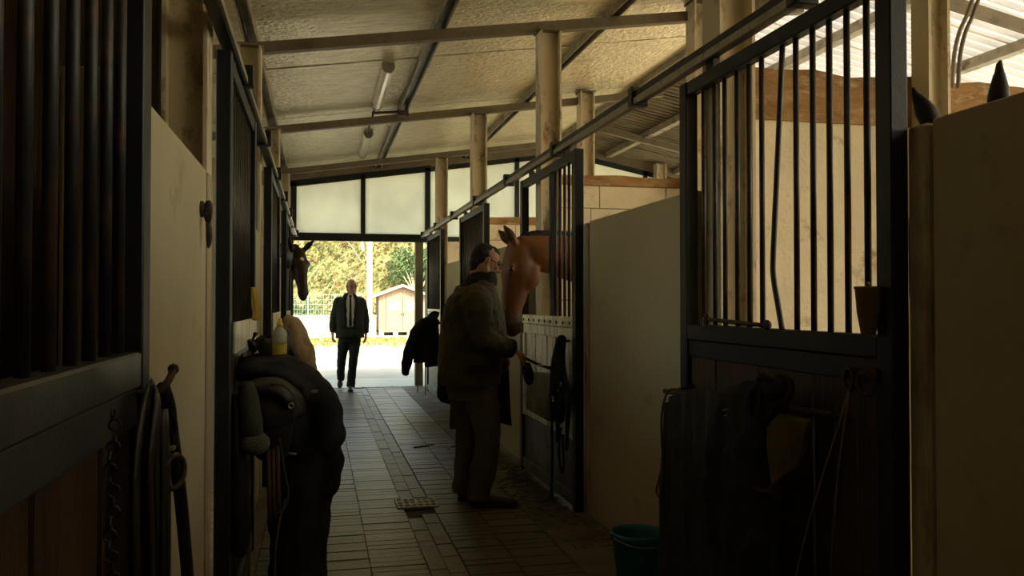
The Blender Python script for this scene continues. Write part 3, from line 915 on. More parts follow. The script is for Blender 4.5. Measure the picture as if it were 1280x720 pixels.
# fluorescent lamps and their cable duct
def tube_lamp(y0, y1, label):
    x, z = 0.64, zfoil(0.64)
    t = thing('fluorescent_lamp', label, 'lamp', (x, (y0 + y1) / 2, z - 0.05), 'dust covered lamps along the roof')
    obj('housing', MB().poly([(x - 0.06, y0, z - 0.012), (x + 0.06, y0, z - 0.010), (x + 0.05, y0, z - 0.05), (x - 0.05, y0, z - 0.05)], (0, 1, 0), y1 - y0), 'lampbody', t)
    d = MB()
    R = []
    for y in (y0 + 0.02, y1 - 0.02):
        R.append([(x - 0.055, y, z - 0.05), (x - 0.045, y, z - 0.085), (x - 0.015, y, z - 0.105), (x + 0.015, y, z - 0.105), (x + 0.045, y, z - 0.085), (x + 0.055, y, z - 0.05)])
    obj('diffuser', d.rings(R), 'diffuser', t)
    for (a, b) in ((y0 - 0.015, y0 + 0.02), (y1 - 0.02, y1 + 0.015)):
        obj('end_cap', MB().poly([(x - 0.062, a, z - 0.03), (x + 0.062, a, z - 0.03), (x + 0.058, a, z - 0.075), (x + 0.025, a, z - 0.112), (x - 0.025, a, z - 0.112), (x - 0.058, a, z - 0.075)], (0, 1, 0), b - a), 'galv', t)
    return t
tube_lamp(8.0, 9.6, 'unlit fluorescent lamp under the foil roof, the one closer to the viewer')
tube_lamp(11.25, 12.85, 'unlit fluorescent lamp under the foil roof, the one closer to the gate')
d = thing('cable_duct', 'thin grey cable duct linking the lamps to the purlin', 'cable', (0.64, 9.7, 3.6))
obj('duct', MB().tube([(0.62, 9.62, 3.655), (0.62, 10.2, 3.64), (0.62, 11.24, 3.655)], 0.012, 6), 'rust', d)
obj('crossbar', MB().bar((0.60, 9.86, 3.625), (0.97, 9.86, 3.66), 0.06, 0.02), 'rust', d)
obj('junction_box', MB().box(0.90, 1.02, 9.80, 9.92, 3.60, 3.665), 'rust', d, bevel=0.005)
c = thing('roof_cable', 'pair of grey cables looping down the inner rusty column', 'cable', (3.10, 3.6, 2.6))
for q, dx in enumerate((0, 0.035)):
    obj('cable', MB().tube([(3.10 + dx, 3.60, 2.50), (3.105 + dx, 3.59, 2.66), (3.13 + dx, 3.58, 2.78), (3.18 + dx, 3.57, 2.90), (3.21 + dx, 3.56, 3.1), (3.22 + dx, 3.56, 4.05)], 0.011, 6, smooth=4), 'cable', c, True)
c = thing('roof_strap', 'slack strap hanging at the outer post of the end wall', 'strap', (6.1, 13.9, 3.2))
obj('strap', MB().tube([(6.35, 13.9, 3.7), (6.22, 13.9, 3.35), (6.10, 13.9, 3.0), (6.03, 13.95, 2.55)], 0.02, 6, smooth=4), 'cable', c, True)

# drain cover
dc = thing('drain_cover', 'worn square iron cover set in the drain channel', 'drain cover', (0.68, 5.96, 0))
obj('plate', MB().box(0.535, 0.825, 5.83, 6.09, -0.02, 0.008), 'castiron', dc, bevel=0.004)
for i in range(6):
    for j in range(3):
        obj('boss', MB().torus((0.565 + i * 0.046, 5.88 + j * 0.08, 0.008), 0.015, 0.005, (0, 0, 1), 10, 5), 'castiron', dc)

# bucket
bk = thing('bucket', 'teal plastic bucket at the foot of the near slab wall', 'bucket', (1.585, 4.02, 0))
bx, by = 1.585, 4.02
obj('tub', MB().lathe([(0.0, 0.012), (0.105, 0.0), (0.11, 0.01), (0.135, 0.235), (0.143, 0.24), (0.143, 0.262), (0.134, 0.262), (0.128, 0.23), (0.104, 0.02), (0.0, 0.018)], (bx, by, 0), 28), 'teal', bk, True)
obj('handle', MB().tube([(bx - 0.143, by, 0.245), (bx - 0.13, by - 0.06, 0.235), (bx - 0.07, by - 0.135, 0.222), (bx + 0.02, by - 0.155, 0.22), (bx + 0.1, by - 0.11, 0.23), (bx + 0.143, by, 0.245)], 0.004, 6, smooth=4), 'galv', bk, True)
for s_ in (-1, 1):
    obj('lug', MB().ell((bx + s_ * 0.142, by, 0.243), (0.012, 0.016, 0.018), nu=8, nv=5), 'teal', bk, True)

# ================================================================== THINGS HUNG ON THE NEAR RIGHT DOOR
r = thing('blanket_rail', 'steel rail for rugs across the boards of the near door', 'rail', (1.65, 3.1, 1.0))
obj('rod', MB().tube([(1.60, 3.72, 1.0), (1.60, 2.40, 1.06)], 0.012, 8), 'rust', r, True)
for y in (3.66, 2.46):
    obj('arm', MB().tube([(1.735, y, 1.03), (1.60, y, 1.0 + (3.72 - y) * 0.045)], 0.010, 6), 'rust', r)
def hung(name, mat, label, cat, mb, base, amp=0.0, scale=9, voxel=None, seed=0.0, iters=3, grp=None):
    if voxel:
        o = melt(name, mb, mat, None, voxel, iters, amp, scale, seed, base)
    else:
        o = obj(name, mb, mat, None, True, 0, base)
    return tag(o, label, cat, grp)
m = MB()
drape(m, [(1.575, 3.62, 0.95), (1.575, 3.54, 1.01), (1.575, 3.36, 1.045), (1.575, 3.15, 1.06), (1.575, 2.99, 1.04)], [(1.52, 3.55, 0.10), (1.52, 2.96, 0.12)], (-1, 0, 0), 0.03, 7, 0.028, 64, 24, 0.4, 0.35)
srug = hung('stable_rug', 'charcoal', 'dark grey ribbed rug on the near door, above the bucket', 'rug', m, (1.57, 3.3, 1.0), amp=0.0)
m = MB()
m.tube([(1.56, 2.98, 1.05), (1.555, 2.84, 1.06), (1.56, 2.70, 1.03)], [0.055, 0.07, 0.05], 10, smooth=3, round_ends=True)
m.tube([(1.56, 2.84, 1.05), (1.54, 2.84, 0.75), (1.53, 2.83, 0.35), (1.53, 2.83, 0.10)], [(0.06, 0.13), (0.075, 0.17), (0.07, 0.19), (0.06, 0.19)], 14, up=(1, 0, 0), smooth=4)
m.tube([(1.55, 2.97, 1.03), (1.50, 2.98, 0.8), (1.49, 2.96, 0.5)], [0.05, 0.055, 0.045], 10, smooth=4, round_ends=True)
jk = hung('work_jacket', 'black', 'black jacket hung between the grey rug and the tan chaps', 'jacket', m, (1.55, 2.84, 0.6), 0.022, 9, 0.014, 2.0)
# head collar bundle with a buckle above the jacket
hc = thing('head_collar', 'bundled black head collar with steel buckle, above the tan chaps', 'head collar', (1.56, 2.75, 1.07))
m = MB()
for q in range(7):
    a = q * 0.9
    m.torus((1.535 + 0.012 * math.sin(q * 2.1), 2.655 + 0.05 * math.sin(a * 1.7), 1.085 + 0.03 * math.cos(a * 2.3)), 0.055 + 0.008 * (q % 3), 0.012, (1, 0.6 * math.sin(a), 0.6 * math.cos(a)), 18, 6)
m.ell((1.54, 2.63, 1.12), (0.045, 0.06, 0.045)).ell((1.54, 2.74, 1.075), (0.04, 0.06, 0.04))
obj('strap_bundle', m, 'black', hc, True)
m = MB().tube([(1.505, 2.965, 1.004), (1.505, 2.868, 1.028), (1.505, 2.866, 1.006), (1.505, 2.965, 0.983), (1.505, 2.966, 1.002)], 0.0035, 6)
obj('buckle', m, 'galv', hc)
obj('strap', MB().tube([(1.52, 2.97, 0.99), (1.515, 2.87, 1.02), (1.53, 2.76, 1.06)], [(0.006, 0.018)] * 3, 8, up=(1, 0, 0), smooth=3), 'leather', hc, True)
m = MB()
drape(m, [(1.555, 2.80, 0.97), (1.55, 2.66, 1.045), (1.555, 2.45, 1.035)], [(1.53, 2.74, 0.78), (1.52, 2.62, 0.74), (1.53, 2.53, 0.86)], (-1, 0, 0), 0.02, 1.6, 0.03, 30, 14, 1.0, 0.5)
hung('riding_chaps', 'suede', 'tan suede chaps folded over the rail of the near door', 'chaps', m, (1.55, 2.62, 0.95))
tr = thing('tie_ring', 'iron tie ring on the near door boards with a pale string', 'ring', (1.69, 2.36, 1.19))
obj('plate', MB().box(1.685, 1.722, 2.29, 2.44, 1.175, 1.215), 'rust', tr, bevel=0.004)
obj('ring', MB().torus((1.675, 2.33, 1.165), 0.035, 0.007, (1, 0.2, 0), 16, 6), 'rust', tr, True)
obj('ring', MB().torus((1.675, 2.41, 1.17), 0.035, 0.007, (1, -0.2, 0), 16, 6), 'rust', tr, True)
m = MB().tube([(1.67, 2.40, 1.14), (1.63, 2.44, 0.95), (1.60, 2.52, 0.70), (1.59, 2.60, 0.45), (1.59, 2.62, 0.25)], 0.0035, 6, smooth=3)
m2 = MB().tube([(1.67, 2.40, 1.14), (1.64, 2.415, 0.9), (1.62, 2.43, 0.6), (1.61, 2.435, 0.25)], 0.003, 6, smooth=3)
obj('string', m, 'string', tr, True)
obj('string', m2, 'string', tr, True)
m = MB().tube([(1.57, 3.46, 1.03), (1.55, 3.56, 1.02), (1.54, 3.62, 0.90), (1.525, 3.58, 0.70), (1.515, 3.59, 0.62), (1.51, 3.61, 0.56), (1.51, 3.58, 0.54), (1.51, 3.555, 0.60), (1.515, 3.56, 0.68)], 0.005, 6, smooth=4)
obj('cord', m, 'tanleather', srug, True)

# ================================================================== THINGS ON THE BOARDED DOOR BY THE MAN
sk = MB()
drape(sk, [(1.69, 6.60, 0.86), (1.69, 5.86, 0.90)], [(1.655, 6.58, 0.57), (1.655, 5.88, 0.565)], (-1, 0, 0), 0.03, 2.5, 0.018, 30, 14, 0.0, 0.6)
sk.tube([(1.655, 6.58, 0.572), (1.655, 5.88, 0.567)], 0.02, 8)
hung('woven_sack', 'burlap', 'pale woven sack hanging on the white-worn door by the man', 'sack', sk, (1.67, 6.2, 0.7))
hb = thing('halter_ropes', 'tangle of dark halters and ropes on the white-worn door', 'halter', (1.66, 5.66, 1.14))
obj('hook', MB().tube([(1.72, 5.66, 1.15), (1.66, 5.66, 1.15), (1.64, 5.66, 1.18)], 0.008, 6, smooth=3), 'rust', hb, True)
m = MB()
for q in range(9):
    y = 5.46 + 0.045 * q
    zb = 0.42 + 0.30 * abs(math.sin(q * 1.9))
    m.tube([(1.655, 5.60 + 0.015 * q, 1.15), (1.64 - 0.008 * (q % 3), (y + 5.66) / 2, 0.98), (1.645 - 0.01 * (q % 2), y + 0.03 * math.sin(q), 0.75), (1.65, y + 0.05, zb)], [0.018, 0.020, 0.018, 0.012], 7, smooth=4, round_ends=True)
m.tube([(1.65, 5.62, 1.16), (1.63, 5.64, 1.0), (1.64, 5.62, 0.8)], [0.035, 0.048, 0.04], 9, smooth=3, round_ends=True)
obj('rope_bundle', m, 'navycloth', hb, True)
obj('rope_loop', MB().tube([(1.645, 5.62, 0.55), (1.64, 5.66, 0.40), (1.64, 5.62, 0.28), (1.64, 5.57, 0.25), (1.64, 5.545, 0.31), (1.645, 5.57, 0.42), (1.65, 5.6, 0.5)], 0.008, 7, smooth=4), 'rope', hb, True)
for (y, z) in ((5.60, 0.80), (5.72, 0.74), (5.52, 0.86)):
    obj('snap_hook', MB().torus((1.615, y, z), 0.016, 0.004, (1, 0, 0.2), 12, 5), 'chrome', hb, True)
m = MB().tube([(1.665, 5.93, 0.56), (1.66, 5.90, 0.40), (1.655, 5.89, 0.22), (1.65, 5.885, 0.06)], 0.011, 8, smooth=3).ell((1.65, 5.885, 0.035), (0.016, 0.016, 0.04), nu=10, nv=6)
m.tube([(1.665, 5.93, 0.55), (1.66, 5.86, 0.8), (1.655, 5.74, 1.12)], 0.009, 7, smooth=3)
hung('lead_rope', 'tealrope', 'teal lead rope hanging to the floor beside dark halters', 'rope', m, (1.66, 5.89, 0.3))
# bridle strap that the man takes off the door
br = thing('bridle', 'black bridle with a steel bit in the hand of the man', 'bridle', (1.45, 5.72, 0.98))
m = MB().tube([(1.395, 5.66, 1.035), (1.47, 5.69, 1.00), (1.56, 5.73, 0.965), (1.64, 5.78, 0.95), (1.70, 5.81, 1.0)], [(0.010, 0.022)] * 5, 8, up=(0, 0, 1), smooth=4)
obj('strap', m, 'leather', br, True)
m = MB().torus((1.425, 5.68, 0.925), 0.060, 0.022, (0.86, -0.48, 0.18), 18, 8)
obj('noseband', m, 'leather', br, True)
obj('bit', MB().tube([(1.49, 5.665, 0.985), (1.60, 5.69, 0.962)], 0.007, 7).torus((1.425, 5.655, 0.985), 0.014, 0.0035, (0, 1, 0), 12, 5), 'chrome', br, True)

# far right doors
rk = MB().tube([(1.73, 11.95, 1.12), (1.40, 11.95, 1.12)], 0.012, 6).tube([(1.73, 12.3, 1.12), (1.40, 12.3, 1.12)], 0.012, 6).tube([(1.40, 11.95, 1.12), (1.40, 12.3, 1.12)], 0.012, 6)
hung('saddle_rack', 'rust', 'iron rack under the jackets by the barn gate', 'rack', rk, (1.6, 12.1, 1.12))
m = MB()
m.tube([(1.62, 11.75, 1.15), (1.50, 11.74, 1.16), (1.38, 11.72, 1.08), (1.27, 11.70, 0.84), (1.20, 11.68, 0.60), (1.185, 11.68, 0.46)], [0.05, 0.07, 0.085, 0.09, 0.075, 0.055], 12, smooth=4, round_ends=True)
m.tube([(1.46, 11.78, 1.12), (1.44, 11.78, 0.85), (1.44, 11.78, 0.58)], [(0.13, 0.1), (0.15, 0.11), (0.15, 0.1)], 12, up=(1, 0, 0), smooth=4)
hung('riding_jacket', 'black', 'black padded jacket with dangling sleeve, on the door by the gate', 'jacket', m, (1.4, 11.75, 0.9), 0.018, 9, 0.016, 5.0)
m = MB()
m.tube([(1.65, 11.98, 1.24), (1.60, 11.96, 1.22), (1.54, 11.96, 1.05), (1.52, 11.96, 0.72)], [0.05, 0.08, 0.09, 0.07], 12, smooth=4, round_ends=True)
m.tube([(1.60, 12.0, 1.15), (1.58, 12.0, 0.85), (1.58, 12.0, 0.50)], [(0.09, 0.1), (0.12, 0.11), (0.1, 0.1)], 12, up=(1, 0, 0), smooth=4)
hung('fleece_jacket', 'navycloth', 'navy jacket behind the black padded one by the gate', 'jacket', m, (1.6, 12, 0.9), 0.016, 9, 0.016, 7.0)
m = MB().tube([(1.37, 11.80, 0.60), (1.36, 11.79, 0.42), (1.36, 11.79, 0.16)], [(0.006, 0.012)] * 3, 6).tube([(1.47, 11.8, 0.6), (1.47, 11.8, 0.12)], [(0.006, 0.01)] * 2, 6)
hung('girth_strap', 'leather', 'two thin straps dangling below the black padded jacket', 'strap', m, (1.4, 11.8, 0.4))
m = MB()
m.tube([(1.66, 8.72, 1.10), (1.45, 8.70, 1.08), (1.32, 8.68, 0.98)], [0.06, 0.09, 0.07], 10, smooth=3, round_ends=True)
m.tube([(1.45, 8.72, 1.05), (1.42, 8.70, 0.75), (1.38, 8.68, 0.45)], [(0.17, 0.1), (0.2, 0.11), (0.19, 0.1)], 12, up=(1, 0, 0), smooth=4, round_ends=True)
hung('saddle_bag', 'black', 'black bag and rug hanging behind the coat of the standing man', 'bag', m, (1.4, 8.7, 0.7), 0.014, 9, 0.016, 3.0)
m = MB().tube([(1.36, 8.60, 0.75), (1.355, 8.58, 0.45), (1.35, 8.57, 0.12)], [(0.009, 0.022), (0.009, 0.028), (0.009, 0.034)], 8, up=(0, 1, 0))
m.tube([(1.36, 8.60, 0.75), (1.45, 8.62, 0.9), (1.50, 8.64, 1.05)], [(0.006, 0.016)] * 3, 6, up=(0, 1, 0))
hung('leather_strap', 'tanleather', 'brown leather strap dangling behind the legs of the standing man', 'strap', m, (1.36, 8.6, 0.5))

# ================================================================== THINGS ON THE LEFT
# bridle and ropes on the corner of the viewer's door
hk = thing('corner_hook', 'iron hook on the brown door corner under the long rope', 'hook', (XL, 1.80, 1.25))
obj('hook', MB().tube([(XL - 0.02, 1.86, 1.235), (XL + 0.03, 1.86, 1.235), (XL + 0.05, 1.87, 1.255), (XL + 0.055, 1.90, 1.275)], 0.008, 7, smooth=3).ell((XL + 0.055, 1.905, 1.278), (0.012, 0.012, 0.012), nu=8, nv=6), 'rust', hk, True)
m = MB().tube([(XL + 0.04, 1.87, 1.245), (XL + 0.045, 1.91, 1.20), (XL + 0.045, 1.95, 1.14), (XL + 0.05, 2.03, 1.0), (XL + 0.05, 2.11, 0.86), (XL + 0.05, 2.17, 0.72), (XL + 0.05, 2.19, 0.45)], 0.0145, 9, smooth=4)
me_ = hung('long_rope', 'rope', 'thick dark rope slanting across the cream slab by the viewer', 'rope', m, (XL + 0.05, 2.0, 1.0))
ha = thing('leather_halter', 'dark leather halter with a round ring, on the brown door corner', 'halter', (XL + 0.02, 1.72, 1.2))
m = MB()
for q, (y, w) in enumerate(((1.67, 0.022), (1.735, 0.024), (1.80, 0.020), (1.70, 0.018))):
    m.tube([(XL + 0.028, 1.82, 1.245), (XL + 0.03 + 0.006 * q, (y + 1.80) / 2, 1.22), (XL + 0.028 + 0.006 * q, y, 1.10), (XL + 0.03 + 0.005 * q, y + 0.01 * q, 0.9), (XL + 0.03, y - 0.02 + 0.02 * q, 0.62)], [(0.007, w)] * 5, 8, up=(1, 0, 0), smooth=4)
obj('strap', m, 'leather', ha, True)
obj('flap', MB().tube([(XL + 0.045, 1.85, 1.20), (XL + 0.05, 1.845, 1.08), (XL + 0.05, 1.85, 0.9), (XL + 0.05, 1.85, 0.65)], [(0.008, 0.032), (0.010, 0.037), (0.010, 0.042), (0.010, 0.04)], 8, up=(1, 0, 0), smooth=3), 'leather', ha, True)
obj('ring', MB().torus((XL + 0.066, 1.855, 1.07), 0.034, 0.006, (1, -0.5, 0), 18, 6), 'rust', ha, True)
obj('buckle', MB().box(XL + 0.058, XL + 0.066, 1.84, 1.875, 1.115, 1.122), 'galv', ha)
obj('loop', MB().tube([(XL + 0.03, 1.62, 0.86), (XL + 0.045, 1.70, 0.80), (XL + 0.05, 1.78, 0.74), (XL + 0.05, 1.86, 0.70)], 0.013, 8, smooth=4), 'rope', ha, True)
ch = thing('chain', 'thin dark chain hanging on the brown boards by the viewer', 'chain', (XL + 0.01, 1.545, 1.2))
cm = None
for i in range(22):
    if cm is None or i < 2:
        me = to_mesh('link', MB().torus((0, 0, 0), 0.010, 0.0022, ((1, 0, 0) if i % 2 == 0 else (0, 1, 0)), 10, 5))
        me.materials.append(M['leather'])
        if i == 0: la = me
        else: lb = me; cm = me
    q = bpy.data.objects.new('link', la if i % 2 == 0 else lb)
    COL.objects.link(q)
    q.parent = ch
    q.location = (0.006 + 0.003 * math.sin(i), 0.004 * math.sin(i * 0.9), 0.03 - i * 0.0185)

# saddle rack pile on the second door
rk = MB().tube([(XL - 0.02, 4.05, 1.0), (0.0, 4.05, 1.0)], 0.013, 8).tube([(XL - 0.02, 4.5, 1.0), (0.0, 4.5, 1.0)], 0.013, 8).tube([(0.0, 4.05, 1.0), (0.0, 4.5, 1.0)], 0.013, 8)
hung('rug_rack', 'rust', 'iron rack sticking out under the pile of black rugs', 'rack', rk, (-0.2, 4.28, 1.0))
m = MB()
m.tube([(-0.34, 4.30, 1.10), (-0.18, 4.30, 1.085), (-0.04, 4.30, 1.0), (0.02, 4.28, 0.9)], [(0.06, 0.26), (0.075, 0.30), (0.075, 0.30), (0.06, 0.26)], 16, up=(0.3, 0, 1), smooth=4, round_ends=True)
m.tube([(-0.03, 4.12, 1.0), (0.05, 4.06, 0.90), (0.075, 4.02, 0.81), (0.05, 4.0, 0.755)], [0.075, 0.07, 0.058, 0.05], 12, smooth=4, round_ends=True)
m.tube([(-0.2, 4.25, 1.0), (-0.12, 4.2, 0.85), (-0.08, 4.2, 0.7)], [(0.14, 0.2), (0.13, 0.2), (0.1, 0.17)], 12, up=(1, 0, 0), smooth=4)
pile = hung('padded_jacket', 'black', 'black padded jacket topping the pile, cuff hanging over the aisle', 'jacket', m, (-0.15, 4.3, 1.05), 0.02, 8, 0.013, 1.0)
m = MB().tube([(0.030, 3.965, 0.742), (0.045, 3.972, 0.755), (0.07, 3.975, 0.770), (0.086, 3.99, 0.79)], [0.008, 0.011, 0.011, 0.007], 8, smooth=3, round_ends=True)
obj('cuff', m, 'fleece', pile, True)
m = MB()
m.tube([(-0.10, 4.32, 0.96), (-0.08, 4.30, 0.75), (-0.085, 4.28, 0.45), (-0.09, 4.26, 0.06)], [(0.13, 0.22), (0.15, 0.24), (0.145, 0.24), (0.14, 0.22)], 16, up=(1, 0, 0), smooth=5)
m.tube([(0.00, 4.22, 0.80), (0.055, 4.18, 0.68), (0.062, 4.16, 0.59), (0.02, 4.15, 0.48)], [0.05, 0.055, 0.055, 0.04], 10, smooth=4, round_ends=True)
rug = hung('horse_rug', 'black', 'long black horse rug hanging from the rack below the jacket', 'rug', m, (-0.1, 4.3, 0.5), 0.022, 7, 0.014, 3.3)
obj('piping', MB().tube([(-0.145, 3.99, 0.52), (-0.17, 4.0, 0.42), (-0.185, 4.0, 0.30), (-0.19, 4.0, 0.12)], 0.005, 6, smooth=4), 'fleece', rug, True)
obj('buckle', MB().tube([(-0.135, 3.96, 0.735), (-0.095, 3.955, 0.73)], 0.006, 6), 'galv', rug, True)
sd = thing('saddle', 'black saddle on the rack with a pale edge piping', 'saddle', (-0.24, 3.98, 0.95))
m = MB()
m.tube([(-0.34, 3.97, 0.98), (-0.27, 3.97, 1.03), (-0.19, 3.96, 1.035), (-0.12, 3.95, 0.99), (-0.09, 3.94, 0.92)], [(0.035, 0.10), (0.045, 0.13), (0.045, 0.13), (0.04, 0.12), (0.03, 0.08)], 14, up=(0, 0, 1), smooth=4, round_ends=True)
m.tube([(-0.22, 3.92, 1.0), (-0.2, 3.89, 0.88), (-0.2, 3.9, 0.74)], [(0.09, 0.03), (0.10, 0.035), (0.075, 0.03)], 12, up=(1, 0, 0), smooth=4, round_ends=True)
o = melt('seat', m, 'leather', sd, 0.010, 4)
obj('piping', MB().tube([(-0.205, 3.85, 1.062), (-0.15, 3.84, 1.055), (-0.105, 3.83, 1.01), (-0.08, 3.83, 0.955)], 0.005, 6, smooth=4), 'fleece', sd, True)
obj('stud', MB().torus((-0.115, 3.83, 0.965), 0.011, 0.0035, (0, 1, 0), 12, 5), 'chrome', sd, True)
m = MB().poly([(-0.22, 3.845, 0.93), (-0.10, 3.835, 0.95), (-0.10, 3.835, 0.885), (-0.22, 3.845, 0.865)], (0, -1, 0), 0.012)
obj('girth_flap', m, 'leather', sd, bevel=0.004)
for q in range(3):
    obj('girth_strap', MB().tube([(-0.215 + 0.02 * q, 3.87, 0.84), (-0.21 + 0.02 * q, 3.865, 0.6), (-0.205 + 0.02 * q, 3.865, 0.45 + 0.02 * q)], [(0.009, 0.004)] * 3, 6, up=(1, 0, 0)), 'tanleather', sd, True)
obj('lace', MB().tube([(-0.165, 3.86, 0.82), (-0.14, 3.855, 0.66), (-0.125, 3.85, 0.58), (-0.14, 3.85, 0.52), (-0.175, 3.855, 0.49)], 0.004, 6, smooth=4), 'fleece', sd, True)
m = MB()
m.tube([(-0.30, 3.80, 1.05), (-0.285, 3.79, 0.95), (-0.27, 3.78, 0.86)], [(0.038, 0.045), (0.050, 0.05), (0.046, 0.05)], 12, up=(1, 0, 0), smooth=4, round_ends=True)
lb_ = hung('leg_boot', 'olive', 'olive padded leg boot with a pale rounded fleece end', 'boot', m, (-0.29, 3.8, 1.0), 0.006, 12, 0.010, 0.5)
m = MB().ell((-0.262, 3.775, 0.815), (0.062, 0.055, 0.052))
obj('fleece_end', m, 'fleece', lb_, True)
m = MB()
m.tube([(-0.345, 3.86, 1.0), (-0.34, 3.86, 0.7), (-0.335, 3.88, 0.35)], [(0.03, 0.09), (0.05, 0.1), (0.045, 0.09)], 10, up=(1, 0, 0), smooth=4, round_ends=True)
hung('girth_roll', 'leather', 'dark girth hanging behind the olive leg boot', 'girth', m, (-0.34, 3.86, 0.7), 0.01, 10, 0.012, 1.5)
m = MB().tube([(-0.30, 3.93, 0.68), (-0.295, 3.93, 0.03)], 0.008, 8)
m.box(-0.33, -0.255, 3.90, 3.96, 0.0, 0.06)
hung('broom', 'galv', 'thin broom standing under the saddle pile by the door', 'broom', m, (-0.295, 3.93, 0))
gb = thing('grooming_gloves', 'grey grooming gloves crumpled behind the spray bottle', 'gloves', (-0.29, 4.42, 1.16))
m = MB().ell((-0.25, 4.42, 1.195), (0.055, 0.06, 0.045)).ell((-0.21, 4.40, 1.185), (0.045, 0.05, 0.05))
m.tube([(-0.27, 4.4, 1.2), (-0.30, 4.36, 1.235)], 0.014, 7).tube([(-0.25, 4.42, 1.2), (-0.275, 4.36, 1.248)], 0.014, 7)
melt('glove', m, 'fleece', gb, 0.009, 3, 0.01, 14)
m = MB().ell((-0.315, 4.36, 1.205), (0.03, 0.05, 0.04)).tube([(-0.32, 4.36, 1.21), (-0.30, 4.31, 1.27)], 0.013, 7).tube([(-0.32, 4.35, 1.19), (-0.33, 4.29, 1.24)], 0.014, 7)
melt('glove', m, 'leather', gb, 0.009, 3, 0.01, 14, 2.0)
sb = thing('spray_bottle', 'milky spray bottle half full of yellow liquid', 'bottle', (-0.185, 4.30, 1.145))
bx, by, bz = -0.185, 4.30, 1.145
obj('liquid', MB().lathe([(0.0, 0.002), (0.033, 0.0), (0.035, 0.01), (0.035, 0.075), (0.0, 0.078)], (bx, by, bz), 18), 'yellow', sb, True)
obj('bottle', MB().lathe([(0.0355, 0.074), (0.0355, 0.095), (0.034, 0.102), (0.036, 0.108), (0.036, 0.118), (0.030, 0.135), (0.016, 0.150), (0.013, 0.158), (0.0, 0.159)], (bx, by, bz), 18), 'bottle', sb, True)
obj('cap', MB().lathe([(0.016, 0.155), (0.016, 0.172), (0.011, 0.180), (0.009, 0.196), (0.0, 0.198)], (bx, by, bz), 14), 'yellowcap', sb, True)
m = MB()
drape(m, [(XL + 0.016, 4.58, 1.50), (XL + 0.016, 4.80, 1.50)], [(XL + 0.028, 4.60, 1.325), (XL + 0.035, 4.83, 1.33)], (1, 0, 0), 0.012, 2, 0.012, 14, 8)
hung('ochre_cloth', 'ochre', 'ochre cloth tucked on the bars above the gloves', 'cloth', m, (XL + 0.02, 4.7, 1.4))
hung('rug_bracket', 'rust', 'iron arm carrying the tan canvas rug', 'bracket', MB().tube([(SL - 0.02, 8.6, 1.10), (-0.2, 8.6, 1.10)], 0.012, 8), (SL, 8.6, 1.10))
m = MB()
m.tube([(-0.28, 8.6, 1.235), (-0.26, 8.6, 1.20), (-0.215, 8.6, 1.05), (-0.185, 8.6, 0.86), (-0.18, 8.6, 0.5), (-0.185, 8.6, 0.25)], [(0.06, 0.12), (0.09, 0.2), (0.135, 0.24), (0.165, 0.25), (0.17, 0.25), (0.165, 0.24)], 16, up=(1, 0, 0), smooth=4, round_ends=True)
hung('canvas_rug', 'canvas', 'tan canvas rug on the wall below the looking-out horse', 'rug', m, (-0.2, 8.6, 0.8), 0.018, 7, 0.016, 6.0)
m = MB()
m.tube([(-0.33, 7.2, 1.17), (-0.27, 7.2, 1.13), (-0.25, 7.2, 0.8), (-0.26, 7.2, 0.45)], [(0.05, 0.1), (0.07, 0.16), (0.075, 0.18), (0.06, 0.15)], 12, up=(1, 0, 0), smooth=4, round_ends=True)
m.tube([(-0.24, 7.1, 1.1), (-0.19, 7.06, 0.98), (-0.2, 7.05, 0.85)], 0.035, 8, smooth=3, round_ends=True)
hung('dark_bag', 'leather', 'dark bag hanging before the tan canvas rug', 'bag', m, (-0.27, 7.2, 0.8), 0.012, 9, 0.014, 8.0)

# straw and dirt swept against the boarded door
m = MB()
r2 = random.Random(3)
for q in range(420):
    x = 1.68 - abs(r2.gauss(0, 0.16))
    y = r2.choice((r2.gauss(6.5, 0.45), r2.uniform(4.6, 8.3)))
    a = r2.uniform(0, math.pi)
    L = r2.uniform(0.015, 0.05)
    z = r2.uniform(0.002, 0.016)
    d_ = Vector((math.cos(a), math.sin(a), 0)) * L
    m.bar(Vector((x, y, z)) - d_, Vector((x, y, z + r2.uniform(-0.002, 0.01))) + d_, 0.006, 0.004)
for (x, y) in ((0.93, 8.25), (0.97, 8.27), (1.02, 8.30), (1.06, 8.33), (1.10, 8.36), (1.30, 8.2), (1.33, 8.19)):
    m.ell((x, y, 0.004), (r2.uniform(0.02, 0.045), r2.uniform(0.02, 0.05), 0.006), nu=6, nv=4)
o = obj('straw_litter', m, 'straw', None)
tag(o, 'scattered straw and dirt along the foot of the lit doors', 'litter', None, 'stuff')

